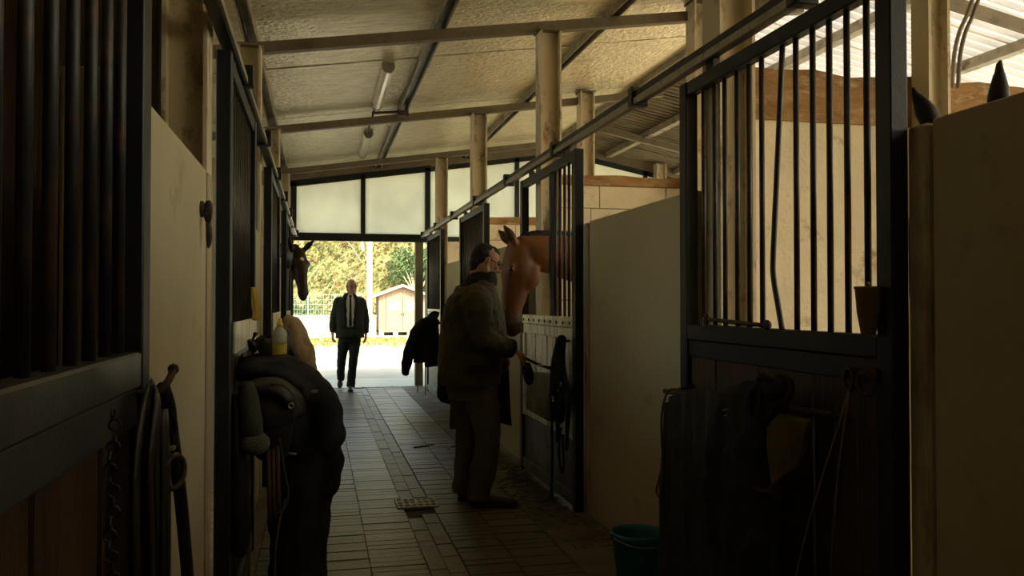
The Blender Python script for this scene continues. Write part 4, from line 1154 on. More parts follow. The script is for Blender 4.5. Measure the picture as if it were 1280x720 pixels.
# ================================================================== PEOPLE AND HORSES
def head_shapes(m, c, f, up, k=1.0, neck_to=None, neck_r=0.058):
    """head with brow, nose, lips, chin, ears; c = middle of the head, f = where it looks"""
    f = Vector(f).normalized()
    s = f.cross(Vector(up)).normalized()
    u = s.cross(f).normalized()
    c = Vector(c)
    P = lambda a, b, d: c + f * (a * k) + s * (b * k) + u * (d * k)
    ax = [f, s, u]
    E = lambda p, r, nu=16, nv=10: m.ell(P(*p), [q * k for q in r], ax, nu, nv)
    E((-0.015, 0, 0.035), (0.098, 0.076, 0.086))
    E((0.025, 0, -0.030), (0.066, 0.060, 0.088))
    for q in (-1, 1):
        m.tube([P(-0.015, q * 0.058, -0.035), P(0.02, q * 0.050, -0.078), P(0.068, q * 0.016, -0.104)], [0.026 * k, 0.024 * k, 0.020 * k], 10, smooth=3, round_ends=True)
        E((0.062, q * 0.038, -0.012), (0.026, 0.024, 0.024), 10, 6)                 # cheek
        m.tube([P(-0.012, q * 0.075, -0.022), P(-0.016, q * 0.082, 0.0), P(-0.010, q * 0.081, 0.026)], [(0.012 * k, 0.008 * k), (0.020 * k, 0.009 * k), (0.015 * k, 0.008 * k)], 10, up=f, smooth=3, round_ends=True)
        m.tube([P(0.082, q * 0.008, 0.034), P(0.080, q * 0.044, 0.036)], [0.013 * k, 0.011 * k], 8, round_ends=True)    # brow
        E((0.098, q * 0.011, -0.026), (0.012, 0.009, 0.009), 8, 5)                  # nostril wing
    m.tube([P(0.086, 0, 0.030), P(0.101, 0, 0.004), P(0.113, 0, -0.020), P(0.098, 0, -0.032)], [0.010 * k, 0.011 * k, 0.014 * k, 0.010 * k], 10, smooth=3, round_ends=True)
    m.tube([P(0.078, -0.024, -0.061), P(0.092, 0, -0.058), P(0.078, 0.024, -0.061)], 0.0075 * k, 8, smooth=3, round_ends=True)
    m.tube([P(0.078, -0.022, -0.074), P(0.090, 0, -0.074), P(0.078, 0.022, -0.074)], 0.0085 * k, 8, smooth=3, round_ends=True)
    E((0.074, 0, -0.100), (0.022, 0.026, 0.020), 10, 6)
    if neck_to is not None:
        m.tube([P(-0.022, 0, -0.02), P(-0.024, 0, -0.09), Vector(neck_to)], [neck_r * k, neck_r * k, neck_r * 1.15], 14, smooth=3)
    return P, ax

def hand_shapes(m, w, d, pn, k=1.0, curl=0.5, thumb=1):
    """palm and five bent fingers. w = wrist, d = direction of the fingers, pn = where the palm faces, thumb = side of the thumb"""
    d = Vector(d).normalized()
    pn = Vector(pn)
    pn = (pn - d * pn.dot(d)).normalized()
    s = d.cross(pn).normalized() * thumb
    w = Vector(w)
    P = lambda a, b, c: w + d * (a * k) + s * (b * k) + pn * (c * k)
    m.tube([P(-0.03, 0, 0), P(0.0, 0, 0), P(0.03, 0.0, 0), P(0.065, 0, 0), P(0.088, 0, 0)], [(0.024 * k, 0.020 * k), (0.028 * k, 0.017 * k), (0.038 * k, 0.016 * k), (0.042 * k, 0.014 * k), (0.040 * k, 0.012 * k)], 12, up=s, smooth=2, round_ends=True)
    for q, (off, L) in enumerate(((0.030, 0.074), (0.010, 0.083), (-0.010, 0.077), (-0.029, 0.060))):
        p = P(0.080, off, 0)
        pts, rad = [p], [0.0095 * k]
        a = curl * 0.5
        for j, fr in enumerate((0.45, 0.32, 0.23)):
            a += curl * (0.35 if j == 0 else 0.75)
            p = p + (d * math.cos(a) + pn * math.sin(a) + s * (off * 0.6)) * (L * fr * k)
            pts.append(p)
            rad.append((0.0088, 0.0080, 0.0066)[j] * k)
        m.tube(pts, rad, 8, smooth=2, round_ends=True)
    m.tube([P(0.018, 0.024, 0.004), P(0.045, 0.050, 0.016), P(0.068, 0.058, 0.030), P(0.088, 0.052, 0.040)], [0.015 * k, 0.0125 * k, 0.0105 * k, 0.008 * k], 8, smooth=3, round_ends=True)

def eyes(parent, P, ax, k=1.0):
    for q in (-1, 1):
        obj('eye', MB().ell(P(0.078, q * 0.032, 0.014), [0.011 * k, 0.013 * k, 0.009 * k], ax, 12, 8), 'eye', parent, True)

def shoe_shapes(m, heel, toe, k=1.0, lift=(0, 0)):
    h, t = Vector(heel), Vector(toe)
    d = (t - h)
    L = d.length
    d.normalize()
    s = d.cross(Vector((0, 0, 1))).normalized()
    u = s.cross(d).normalized()
    Q = lambda a, z: h + d * (a * L) + u * (z * k)
    m.tube([Q(0.02, 0.045), Q(0.18, 0.05), Q(0.42, 0.045), Q(0.70, 0.038), Q(0.92, 0.030), Q(1.0, 0.024)],
           [(0.034 * k, 0.030 * k), (0.042 * k, 0.037 * k), (0.042 * k, 0.042 * k), (0.034 * k, 0.050 * k), (0.028 * k, 0.042 * k), (0.018 * k, 0.022 * k)], 14, up=u, smooth=3, round_ends=True)
    m.tube([Q(0.17, 0.05), Q(0.17, 0.13)], [0.043 * k, 0.046 * k], 12)
    m.poly([Q(0.0, 0.0) - s * 0.030, Q(0.30, 0.0) - s * 0.036, Q(0.72, 0.0) - s * 0.048, Q(1.0, 0.0) - s * 0.024, Q(1.0, 0.0) + s * 0.024, Q(0.72, 0.0) + s * 0.048, Q(0.30, 0.0) + s * 0.036, Q(0.0, 0.0) + s * 0.030], u, 0.026)

def ring(cx, cy, z, a, b, n=28, lean=(0, 0), flat=0.0):
    out = []
    for i in range(n):
        t = 2 * math.pi * i / n
        ca, sa = math.cos(t), math.sin(t)
        e = 0.85
        out.append((cx + a * math.copysign(abs(ca) ** e, ca), cy + b * math.copysign(abs(sa) ** e, sa), z))
    return out

# ---------------------------------------------------------------- the man who strokes the horse
def standing_man():
    t = thing('person', 'heavy man with glasses in a dark olive coat, head against the bay horse', 'person', (1.08, 5.82, 0))
    m = MB()
    hc = (1.150, 5.80, 1.702)
    f = (0.92, 0.10, -0.36)
    P, ax = head_shapes(m, hc, f, (0.30, 0, 1), 1.02, (1.06, 5.81, 1.50), 0.060)
    m.tube([(1.06, 5.81, 1.52), (1.05, 5.81, 1.40), (1.055, 5.82, 1.15), (1.05, 5.82, 0.92)], [(0.08, 0.11), (0.13, 0.17), (0.15, 0.17), (0.14, 0.16)], 16, up=(1, 0, 0), smooth=3)
    m.tube([(1.05, 5.70, 1.46), (1.05, 5.60, 1.44), (1.075, 5.545, 1.18), (1.29, 5.595, 1.105)], [0.055, 0.052, 0.042, 0.028], 10, smooth=4, round_ends=True)
    m.tube([(1.07, 5.92, 1.45), (1.08, 6.01, 1.43), (1.17, 6.07, 1.17), (1.29, 6.05, 1.06)], [0.055, 0.052, 0.042, 0.028], 10, smooth=4, round_ends=True)
    hand_shapes(m, (1.305, 5.60, 1.10), (0.88, 0.36, -0.50), (0.45, 0.35, -0.75), 1.0, 0.75, -1)
    hand_shapes(m, (1.30, 6.05, 1.05), (0.6, -0.2, -0.75), (-0.6, -0.5, -0.5), 1.0, 0.6, 1)
    m.tube([(1.06, 5.74, 0.95), (1.08, 5.72, 0.88), (1.15, 5.70, 0.53), (1.09, 5.74, 0.09)], [0.09, 0.085, 0.058, 0.038], 12, smooth=4)
    m.tube([(1.03, 5.90, 0.95), (1.02, 5.92, 0.88), (1.05, 5.95, 0.53), (1.02, 6.00, 0.09)], [0.09, 0.085, 0.058, 0.038], 12, smooth=4)
    melt('body', m, 'skin', t, 0.0058, 3)
    eyes(t, P, ax, 1.02)
    # hair, receding
    h = MB()
    h.ell(P(-0.044, 0, 0.032), [0.080, 0.0795, 0.086], ax).ell(P(-0.032, 0, 0.058), [0.084, 0.072, 0.069], ax)
    h.ell(P(0.012, 0, 0.082), [0.062, 0.056, 0.042], ax)
    for q in (-1, 1):
        h.tube([P(-0.02, q * 0.072, 0.035), P(0.006, q * 0.073, 0.030), P(0.006, q * 0.073, 0.012)], [0.012, 0.009, 0.006], 8, smooth=2, round_ends=True)
    h.ell(P(-0.070, 0, -0.035), [0.042, 0.058, 0.045], ax).ell(P(-0.060, 0, -0.068), [0.035, 0.050, 0.040], ax)
    melt('hair', h, 'hair', t, 0.006, 6, 0.003, 30)
    g = MB()
    for q in (-1, 1):
        g.torus(P(0.102, q * 0.032, 0.010), 0.022, 0.0026, ax[0], 18, 5)
        g.tube([P(0.100, q * 0.054, 0.016), P(0.05, q * 0.075, 0.016), P(-0.02, q * 0.081, 0.020)], 0.0030, 5)
    g.tube([P(0.104, -0.010, 0.014), P(0.107, 0, 0.017), P(0.104, 0.010, 0.014)], 0.0017, 5)
    obj('glasses', g, 'leather', t, True)
    # coat
    c = MB()
    cy = 5.82
    c.rings([ring(1.035, cy, 0.845, 0.220, 0.255), ring(1.035, cy, 0.90, 0.222, 0.258), ring(1.045, cy, 1.02, 0.228, 0.262), ring(1.055, cy, 1.15, 0.228, 0.262), ring(1.060, cy, 1.28, 0.218, 0.255),
             ring(1.058, cy, 1.38, 0.198, 0.250), ring(1.065, cy, 1.46, 0.170, 0.225), ring(1.080, cy - 0.005, 1.515, 0.140, 0.165), ring(1.098, cy - 0.01, 1.555, 0.105, 0.115), ring(1.105, cy - 0.015, 1.585, 0.086, 0.088)])
    c.tube([(1.05, 5.68, 1.455), (1.045, 5.60, 1.43), (1.06, 5.55, 1.30), (1.09, 5.535, 1.17), (1.20, 5.56, 1.125), (1.285, 5.595, 1.105)], [0.095, 0.100, 0.092, 0.088, 0.074, 0.060], 16, smooth=4)
    c.tube([(1.07, 5.95, 1.455), (1.08, 6.03, 1.43), (1.12, 6.08, 1.30), (1.17, 6.09, 1.17), (1.24, 6.065, 1.10), (1.285, 6.05, 1.065)], [0.095, 0.098, 0.088, 0.085, 0.070, 0.058], 16, smooth=4)
    co = melt('coat', c, 'coat', t, 0.0105, 3, 0.017, 7.5, 4.0)
    wrinkle(co.data, 0.006, 22, 1.0)
    fl = MB()
    drape(fl, [(1.12, 6.02, 1.05), (1.24, 6.06, 1.06), (1.36, 6.04, 1.02)], [(1.17, 6.00, 0.58), (1.27, 6.05, 0.545), (1.385, 6.03, 0.515)], (0, -1, 0), 0.035, 1.5, 0.018, 20, 12, 0.5)
    tag(obj('coat_flap', fl, 'coatin', t, True), 'dark lining side of the coat front hanging open')
    k = MB()
    k.rings([ring(1.095, cy - 0.01, 1.535, 0.130, 0.125), ring(1.115, cy - 0.01, 1.575, 0.115, 0.105), ring(1.125, cy - 0.012, 1.612, 0.098, 0.092), ring(1.13, cy - 0.012, 1.635, 0.090, 0.085)])
    melt('collar', k, 'coatin', t, 0.009, 3, 0.005, 14, 1.0)
    b = MB()
    b.tube([(1.262, 5.588, 1.112), (1.292, 5.597, 1.103)], [0.066, 0.064], 16)
    tag(obj('cuff', b, 'coatin', t, True), 'dark cord cuff')
    for z in (1.38, 1.24, 1.10):
        obj('button', MB().lathe([(0.011, 0), (0.011, 0.006), (0.0, 0.008)], (1.058 + 0.222, 5.78, z), 10, (1, -0.1, 0)), 'leather', t)
    obj('pocket_flap', MB().poly([(0.98, 5.556, 1.00), (1.17, 5.558, 1.00), (1.17, 5.555, 0.935), (0.98, 5.553, 0.935)], (0, -1, 0), 0.014), 'coatin', t, bevel=0.004)
    p = MB()
    p.rings([ring(1.05, 5.82, 0.74, 0.16, 0.205), ring(1.05, 5.82, 0.85, 0.175, 0.215), ring(1.05, 5.82, 0.98, 0.175, 0.205)])
    p.tube([(1.07, 5.72, 0.92), (1.095, 5.715, 0.78), (1.145, 5.70, 0.53), (1.125, 5.715, 0.33), (1.09, 5.735, 0.13), (1.085, 5.74, 0.055)], [0.125, 0.122, 0.098, 0.088, 0.082, 0.086], 16, smooth=4)
    p.tube([(1.03, 5.91, 0.92), (1.03, 5.925, 0.78), (1.055, 5.95, 0.53), (1.045, 5.97, 0.33), (1.025, 5.99, 0.13), (1.02, 6.0, 0.055)], [0.125, 0.120, 0.095, 0.086, 0.078, 0.082], 16, smooth=4)
    melt('trousers', p, 'trouser', t, 0.010, 4, 0.013, 9, 2.0)
    for (hh, tt) in (((1.035, 5.745, 0), (1.345, 5.71, 0)), ((1.0, 5.94, 0), (1.09, 6.22, 0))):
        s_ = MB()
        shoe_shapes(s_, hh, tt, 1.0)
        melt('shoe', s_, 'shoe', t, 0.007, 3)
    return t
standing_man()

# ---------------------------------------------------------------- the man who walks in
def walking_man():
    X, Y = 0.50, 13.86
    t = thing('person', 'bald man in a dark overcoat, white shirt and tie walking in', 'person', (X, Y, 0))
    m = MB()
    hc = (X + 0.025, Y - 0.04, 1.672)
    P, ax = head_shapes(m, hc, (0.30, -0.94, -0.16), (0, -0.1, 1), 1.03, (X, Y + 0.0, 1.50), 0.060)
    m.tube([(X, Y, 1.52), (X, Y, 1.40), (X, Y, 1.15), (X, Y, 0.92)], [(0.11, 0.07), (0.17, 0.10), (0.15, 0.10), (0.15, 0.10)], 16, up=(1, 0, 0), smooth=3)
    for s_, (el, wr) in ((-1, ((X - 0.255, Y + 0.03, 1.17), (X - 0.275, Y - 0.02, 0.925))), (1, ((X + 0.25, Y + 0.04, 1.17), (X + 0.255, Y + 0.0, 0.915)))):
        m.tube([(X + s_ * 0.12, Y, 1.46), (X + s_ * 0.205, Y, 1.44), el, wr], [0.055, 0.052, 0.042, 0.028], 10, smooth=4, round_ends=True)
        hand_shapes(m, wr, (-0.02 * s_, -0.18, -1), (-s_ * 0.8, 0.35, 0), 1.05, 0.45, s_)
    m.tube([(X - 0.08, Y, 0.95), (X - 0.09, Y, 0.88), (X - 0.13, Y + 0.06, 0.50), (X - 0.135, Y + 0.36, 0.16)], [0.085, 0.08, 0.055, 0.036], 12, smooth=4)
    m.tube([(X + 0.07, Y, 0.95), (X + 0.08, Y, 0.88), (X + 0.05, Y - 0.09, 0.49), (X + 0.01, Y - 0.10, 0.09)], [0.085, 0.08, 0.055, 0.036], 12, smooth=4)
    melt('body', m, 'skin2', t, 0.0075, 3)
    eyes(t, P, ax, 1.03)
    c = MB()
    c.rings([ring(X, Y, 0.845, 0.235, 0.165), ring(X, Y, 0.92, 0.230, 0.165), ring(X, Y, 1.05, 0.212, 0.155), ring(X, Y, 1.20, 0.222, 0.158), ring(X, Y, 1.33, 0.238, 0.155),
             ring(X, Y, 1.42, 0.222, 0.140), ring(X, Y, 1.475, 0.175, 0.120), ring(X, Y, 1.53, 0.110, 0.095), ring(X, Y + 0.01, 1.565, 0.085, 0.085)])
    for s_, (el, wr) in ((-1, ((X - 0.256, Y + 0.03, 1.17), (X - 0.275, Y - 0.015, 0.935))), (1, ((X + 0.25, Y + 0.04, 1.17), (X + 0.255, Y + 0.0, 0.925)))):
        c.tube([(X + s_ * 0.13, Y, 1.455), (X + s_ * 0.185, Y, 1.42), ((X + s_ * 0.19 + el[0]) / 2, Y + 0.015, 1.30), el, wr], [0.072, 0.078, 0.070, 0.064, 0.054], 14, smooth=4)
    melt('overcoat', c, 'suit', t, 0.0115, 4, 0.010, 8, 9.0)
    sh = MB().tube([(X + 0.0, Y - 0.085, 1.545), (X, Y - 0.105, 1.42), (X, Y - 0.108, 1.25), (X, Y - 0.105, 1.03)], [(0.062, 0.040), (0.085, 0.058), (0.088, 0.064), (0.080, 0.062)], 16, up=(1, 0, 0), smooth=3)
    obj('shirt', sh, 'shirt', t, True)
    ti = MB().poly([(X - 0.014, Y - 0.176, 1.50), (X + 0.014, Y - 0.176, 1.50), (X + 0.023, Y - 0.178, 1.06), (X, Y - 0.178, 1.02), (X - 0.023, Y - 0.178, 1.06)], (0, -1, 0), 0.012)
    ti.poly([(X - 0.024, Y - 0.150, 1.535), (X + 0.024, Y - 0.150, 1.535), (X + 0.014, Y - 0.176, 1.49), (X - 0.014, Y - 0.176, 1.49)], (0, -1, 0.2), 0.022)
    obj('tie', ti, 'tie', t)
    for s_ in (-1, 1):
        la = MB().tube([(X + s_ * 0.055, Y - 0.11, 1.555), (X + s_ * 0.108, Y - 0.145, 1.42), (X + s_ * 0.098, Y - 0.160, 1.22), (X + s_ * 0.085, Y - 0.163, 1.00)], [(0.022, 0.012), (0.034, 0.012), (0.028, 0.012), (0.016, 0.012)], 10, up=(1, 0, 0), smooth=3)
        obj('lapel', la, 'suit', t, True)
    p = MB()
    p.rings([ring(X, Y, 0.78, 0.165, 0.125), ring(X, Y, 0.90, 0.18, 0.13), ring(X, Y, 1.02, 0.175, 0.125)])
    p.tube([(X - 0.085, Y, 0.90), (X - 0.10, Y + 0.01, 0.75), (X - 0.13, Y + 0.05, 0.50), (X - 0.135, Y + 0.22, 0.30), (X - 0.135, Y + 0.345, 0.15)], [0.098, 0.095, 0.074, 0.068, 0.064], 14, smooth=4)
    p.tube([(X + 0.08, Y, 0.90), (X + 0.075, Y - 0.03, 0.75), (X + 0.05, Y - 0.09, 0.49), (X + 0.03, Y - 0.09, 0.28), (X + 0.01, Y - 0.10, 0.06)], [0.098, 0.095, 0.074, 0.070, 0.070], 14, smooth=4)
    melt('trousers', p, 'suitleg', t, 0.011, 4, 0.008, 9, 5.0)
    s1 = MB()
    shoe_shapes(s1, (X + 0.01, Y - 0.05, 0), (X + 0.0, Y - 0.335, 0), 0.98)
    melt('shoe', s1, 'shoe', t, 0.008, 3)
    s2 = MB()
    shoe_shapes(s2, (X - 0.135, Y + 0.42, 0.155), (X - 0.15, Y + 0.25, 0.008), 0.98)
    # the trailing foot stands on its toes
    melt('shoe', s2, 'shoe', t, 0.008, 3)
    return t
walking_man()

# ---------------------------------------------------------------- horses
def horse(label, base, yaw, neck, poll, muzzle, front, ears, coat, star=False, headk=1.0, forelock=True, side=1):
    """base = ground below the withers, yaw = heading; neck, poll, muzzle in world coordinates; front = where the nose bone faces"""
    ca, sa = math.cos(yaw), math.sin(yaw)
    B = Vector(base)
    T = lambda x, y, z: B + Vector((x * ca - y * sa, x * sa + y * ca, z))
    D = lambda x, y, z: Vector((x * ca - y * sa, x * sa + y * ca, z))
    t = thing('horse', label, 'horse', base)
    m = MB()
    m.tube([T(-1.32, 0, 1.36), T(-1.12, 0, 1.38), T(-0.80, 0, 1.36), T(-0.45, 0, 1.29), T(-0.05, 0, 1.29), T(0.22, 0, 1.24), T(0.40, 0, 1.20)],
           [(0.13, 0.12), (0.235, 0.24), (0.265, 0.275), (0.31, 0.30), (0.32, 0.255), (0.27, 0.22), (0.15, 0.14)], 20, up=(0, 0, 1), smooth=4, round_ends=True)
    pts = [T(-0.05, 0, 1.34)] + [Vector(p) for p in neck] + [Vector(poll)]
    n = len(pts)
    rad = [(0.27 - 0.155 * (i / (n - 1)) ** 0.8, 0.15 - 0.065 * i / (n - 1)) for i in range(n)]
    m.tube(pts, rad, 18, up=(0, 0, 1), smooth=5, round_ends=True)
    P0, M0 = Vector(poll), Vector(muzzle)
    a = (M0 - P0)
    L = a.length
    a.normalize()
    fr = Vector(front)
    fr = (fr - a * fr.dot(a)).normalized()
    s = a.cross(fr).normalized()
    H = lambda q, b, c: P0 + a * (q * L) + fr * (b * headk) + s * (c * headk)
    k = headk
    m.tube([H(-0.06, -0.02, 0), H(0.06, 0.005, 0), H(0.28, 0.0, 0), H(0.52, 0.012, 0), H(0.74, 0.015, 0), H(0.90, 0.005, 0), H(0.985, -0.005, 0)],
           [(0.085 * k, 0.075 * k), (0.115 * k, 0.092 * k), (0.130 * k, 0.100 * k), (0.098 * k, 0.070 * k), (0.074 * k, 0.056 * k), (0.072 * k, 0.060 * k), (0.045 * k, 0.042 * k)], 20, up=fr, smooth=5, round_ends=True)
    for q in (-1, 1):
        m.ell(H(0.30, -0.075, q * 0.048), (0.105 * k, 0.085 * k, 0.038 * k), [a, fr, s], 14, 9)          # jowl
        m.ell(H(0.245, 0.068, q * 0.078), (0.050 * k, 0.028 * k, 0.026 * k), [a, fr, s], 10, 7)          # eye socket
        m.ell(H(0.905, 0.030, q * 0.040), (0.030 * k, 0.026 * k, 0.022 * k), [a, fr, s], 10, 7)          # nostril
    m.ell(H(0.955, -0.045, 0), (0.030 * k, 0.030 * k, 0.036 * k), [a, fr, s], 10, 7)                     # chin
    for (eb, et) in ears:
        eb, et = Vector(eb), Vector(et)
        md = eb.lerp(et, 0.45)
        m.tube([eb, md, et], [(0.030, 0.030), (0.034, 0.041), (0.013, 0.013)], 12, up=s, smooth=4, round_ends=True)
    for q in (-1, 1):
        m.tube([T(0.10, q * 0.13, 1.20), T(0.12, q * 0.14, 0.95), T(0.13, q * 0.135, 0.55), T(0.12, q * 0.135, 0.50), T(0.12, q * 0.135, 0.18), T(0.16, q * 0.135, 0.08)], [0.12, 0.095, 0.055, 0.052, 0.036, 0.045], 12, smooth=3)
        m.tube([T(-1.05, q * 0.15, 1.25), T(-0.98, q * 0.16, 0.95), T(-1.22, q * 0.15, 0.58), T(-1.20, q * 0.15, 0.50), T(-1.16, q * 0.15, 0.20), T(-1.11, q * 0.15, 0.08)], [0.18, 0.135, 0.068, 0.056, 0.038, 0.045], 12, smooth=3)
    body = melt('body', m, 'bay', t, 0.013, 5)
    me = body.data
    at = me.color_attributes.new('Col', 'FLOAT_COLOR', 'POINT')
    off = origin(t)
    cols = []
    c0 = Vector(coat)
    dk = Vector((0.020, 0.013, 0.009))
    for v in me.vertices:
        w = v.co + off
        r = w - P0
        q = r.dot(a) / L
        lat = abs(r.dot(s))
        f_ = r.dot(fr)
        c = c0 * (1.0 + 0.16 * noise.noise(w * 3.0))
        onhead = 0.0 < q < 1.15 and abs(f_) < 0.2 and lat < 0.16
        if onhead:
            kk = min(1, max(0, (q - 0.66) / 0.24))
            c = c.lerp(Vector((0.075, 0.055, 0.042)) * (0.5 + 2.2 * c0.x), kk * 0.85)
            if q > 0.87 and f_ > 0.0 and 0.028 < lat < 0.055 and q < 0.935:
                c = dk
            if star and q < 0.34 and (q - 0.20) ** 2 * L * L + lat * lat < 0.024 ** 2 and f_ > 0.02:
                c = Vector((0.62, 0.56, 0.46))
        if q < 0.0 and any((w - Vector(e[0])).length < 0.3 and (w - Vector(e[0])).dot((Vector(e[1]) - Vector(e[0])).normalized()) > 0.025 for e in ears) and f_ > -0.06:
            c = c * 0.35
        if w.z < 0.75:
            c = c.lerp(dk, min(1, (0.75 - w.z) / 0.25))
        cols += [c.x, c.y, c.z, 1.0]
    at.data.foreach_set('color', cols)
    for q in (-1, 1):
        obj('eye', MB().ell(H(0.25, 0.072, q * 0.094), (0.020 * k, 0.016 * k, 0.012 * k), [a, fr, s], 12, 8), 'eye', t, True)
    # mane along the crest
    mn = MB()
    crest = []
    for i in range(1, n):
        d_ = (pts[i] - pts[i - 1]).normalized()
        up = Vector((0, 0, 1)) - d_ * d_.z
        up.normalize()
        crest.append(pts[i] + up * (rad[i][0] * 0.93))
    mn.tube(crest, [(0.05, 0.03)] * (len(crest) - 1) + [(0.04, 0.022)], 8, up=(0, 0, 1), smooth=5, round_ends=True)
    for i in range(len(crest) - 1):
        for j in range(7):
            p = crest[i].lerp(crest[i + 1], (j + 0.5) / 7)
            q = 1 if (i + j) % 5 else 0.4
            mn.tube([p, p + D(0, side * 0.09 * q, -0.05), p + D(0, side * 0.115 * q, -0.17)], [(0.03, 0.014), (0.028, 0.012), (0.008, 0.006)], 6, smooth=2, round_ends=True)
    melt('mane', mn, 'mane', t, 0.012, 2, 0.006, 18)
    if forelock:
        fl = MB()
        for j in (-1, 0, 1):
            fl.tube([H(-0.03, 0.02, j * 0.02), H(0.05, 0.115, j * 0.025), H(0.15, 0.137, j * 0.015)], [0.018, 0.016, 0.006], 7, smooth=3, round_ends=True)
        melt('forelock', fl, 'mane', t, 0.009, 2)
    tl = MB().tube([T(-1.38, 0, 1.46), T(-1.52, 0, 1.40), T(-1.56, 0, 1.05), T(-1.52, 0, 0.6)], [0.04, 0.06, 0.08, 0.03], 10, smooth=4, round_ends=True)
    obj('tail', tl, 'mane', t, True)
    return t

horse('bay horse hanging its head over the white-worn door to the man', (2.78, 6.36, 0), math.pi,
      [(2.35, 6.36, 1.62), (1.98, 6.36, 1.76), (1.70, 6.36, 1.805)], (1.535, 6.355, 1.825), (1.455, 6.33, 1.185), (-1, 0.02, 0),
      [((1.47, 6.29, 1.885), (1.385, 6.275, 2.005)), ((1.47, 6.42, 1.885), (1.375, 6.44, 1.985))], (0.205, 0.080, 0.019), headk=1.08, forelock=False, side=-1)
horse('dark bay horse with a white star looking out towards the viewer', (-1.75, 10.5, 0), 0.0,
      [(-1.25, 10.5, 1.62), (-0.80, 10.42, 1.83), (-0.42, 10.26, 1.94)], (-0.235, 10.06, 1.955), (-0.165, 9.80, 1.47), (0.35, -0.9, 0.4),
      [((-0.305, 10.02, 2.03), (-0.335, 9.99, 2.165)), ((-0.165, 10.05, 2.03), (-0.055, 10.0, 2.14))], (0.040, 0.017, 0.009), star=True, forelock=False)
horse('dark horse hidden behind the dark near slab wall, ears showing', (2.42, 0.95, 0), math.pi / 2,
      [(2.38, 1.45, 1.62), (2.24, 1.85, 1.76), (2.14, 2.15, 1.84)], (2.09, 2.33, 1.86), (2.12, 2.78, 1.45), (0, 0.75, 0.65),
      [((2.17, 2.32, 1.98), (2.195, 2.335, 2.215)), ((1.985, 2.37, 1.975), (1.915, 2.40, 2.125))], (0.04, 0.026, 0.018))

# ================================================================== OUTSIDE, BEYOND THE GATE
# hillside
vs, fs = [], []
nx, ny = 60, 24
def hillz(x, y):
    if y < 38.8:
        return -0.02
    t = y - 38.8
    return 0.15 + 0.75 * t + 0.5 * noise.noise(Vector((x * 0.15, y * 0.2, 0))) * min(1, t / 3)
for j in range(ny + 1):
    for i in range(nx + 1):
        x = -40 + 90 * i / nx
        y = 34.0 + 22 * j / ny
        vs.append((x, y, hillz(x, y)))
for j in range(ny):
    for i in range(nx):
        a = j * (nx + 1) + i
        fs.append((a, a + 1, a + nx + 2, a + nx + 1))
struct('hill', MB().add(vs, fs), 'hill', 'steep scrubby hillside behind the yard', smooth=True)

class Leaves:
    def __init__(s):
        s.v, s.f, s.c = [], [], []
    def leaf(s, p, r, size, col):
        a = Vector((r.gauss(0, 1), r.gauss(0, 1), r.gauss(0, 1))).normalized()
        b = a.orthogonal().normalized()
        w = a.cross(b)
        o = len(s.v)
        for q in (b * size, w * size * 0.45, -b * size, -w * size * 0.45):
            s.v.append(tuple(Vector(p) + q))
            s.c += [*col, 1.0]
        s.f.append((o, o + 1, o + 2, o + 3))
    def build(s, name, mat, parent=None, base=None):
        off = origin(parent) if parent is not None else Vector(base)
        me = bpy.data.meshes.new(name)
        me.from_pydata([tuple(Vector(p) - off) for p in s.v], [], s.f)
        at = me.color_attributes.new('Col', 'FLOAT_COLOR', 'POINT')
        at.data.foreach_set('color', s.c)
        return put(name, me, mat, parent, False, off if parent is None else None)
rl = random.Random(11)
L = Leaves()
for q in range(1500):
    x, y = rl.uniform(-14, 26), 39.1 + 15 * rl.random() ** 1.2
    R = rl.uniform(0.35, 1.0)
    z0 = hillz(x, y) + R * 0.45
    tint = rl.choice(((1.0, 1.0, 1.0), (1.1, 1.04, 0.95), (0.85, 0.95, 0.95), (1.1, 1.03, 0.85), (0.9, 1.0, 0.85)))
    for k in range(26):
        d = Vector((rl.gauss(0, 1), rl.gauss(0, 1), rl.gauss(0, 0.7))).normalized() * R * rl.uniform(0.7, 1.05)
        L.leaf((x + d.x, y + d.y, z0 + d.z * 0.9), rl, rl.uniform(0.09, 0.2), [c * rl.uniform(0.8, 1.2) for c in tint])
o = L.build('hillside_scrub', 'leaf', None, (4, 40, 3))
tag(o, 'sunlit yellow-green scrub covering the hillside', 'scrub', None, 'stuff')
tw = MB()
for q in range(60):
    x, y = rl.uniform(-8, 16), rl.uniform(39.3, 47)
    z = hillz(x, y)
    a = rl.uniform(-0.9, 0.9)
    l_ = rl.uniform(1.2, 2.8)
    p1 = Vector((x, y, z + 0.2))
    p3 = p1 + Vector((math.sin(a) * l_, -0.5, math.cos(a) * l_ * 0.8))
    tw.tube([p1, p1.lerp(p3, 0.5) + Vector((0, -0.15, 0.18)), p3], [0.022, 0.016, 0.006], 5, smooth=2)
tag(obj('bare_branches', tw, 'twig', None), 'pale bare branches among the scrub', 'branches', None, 'stuff')
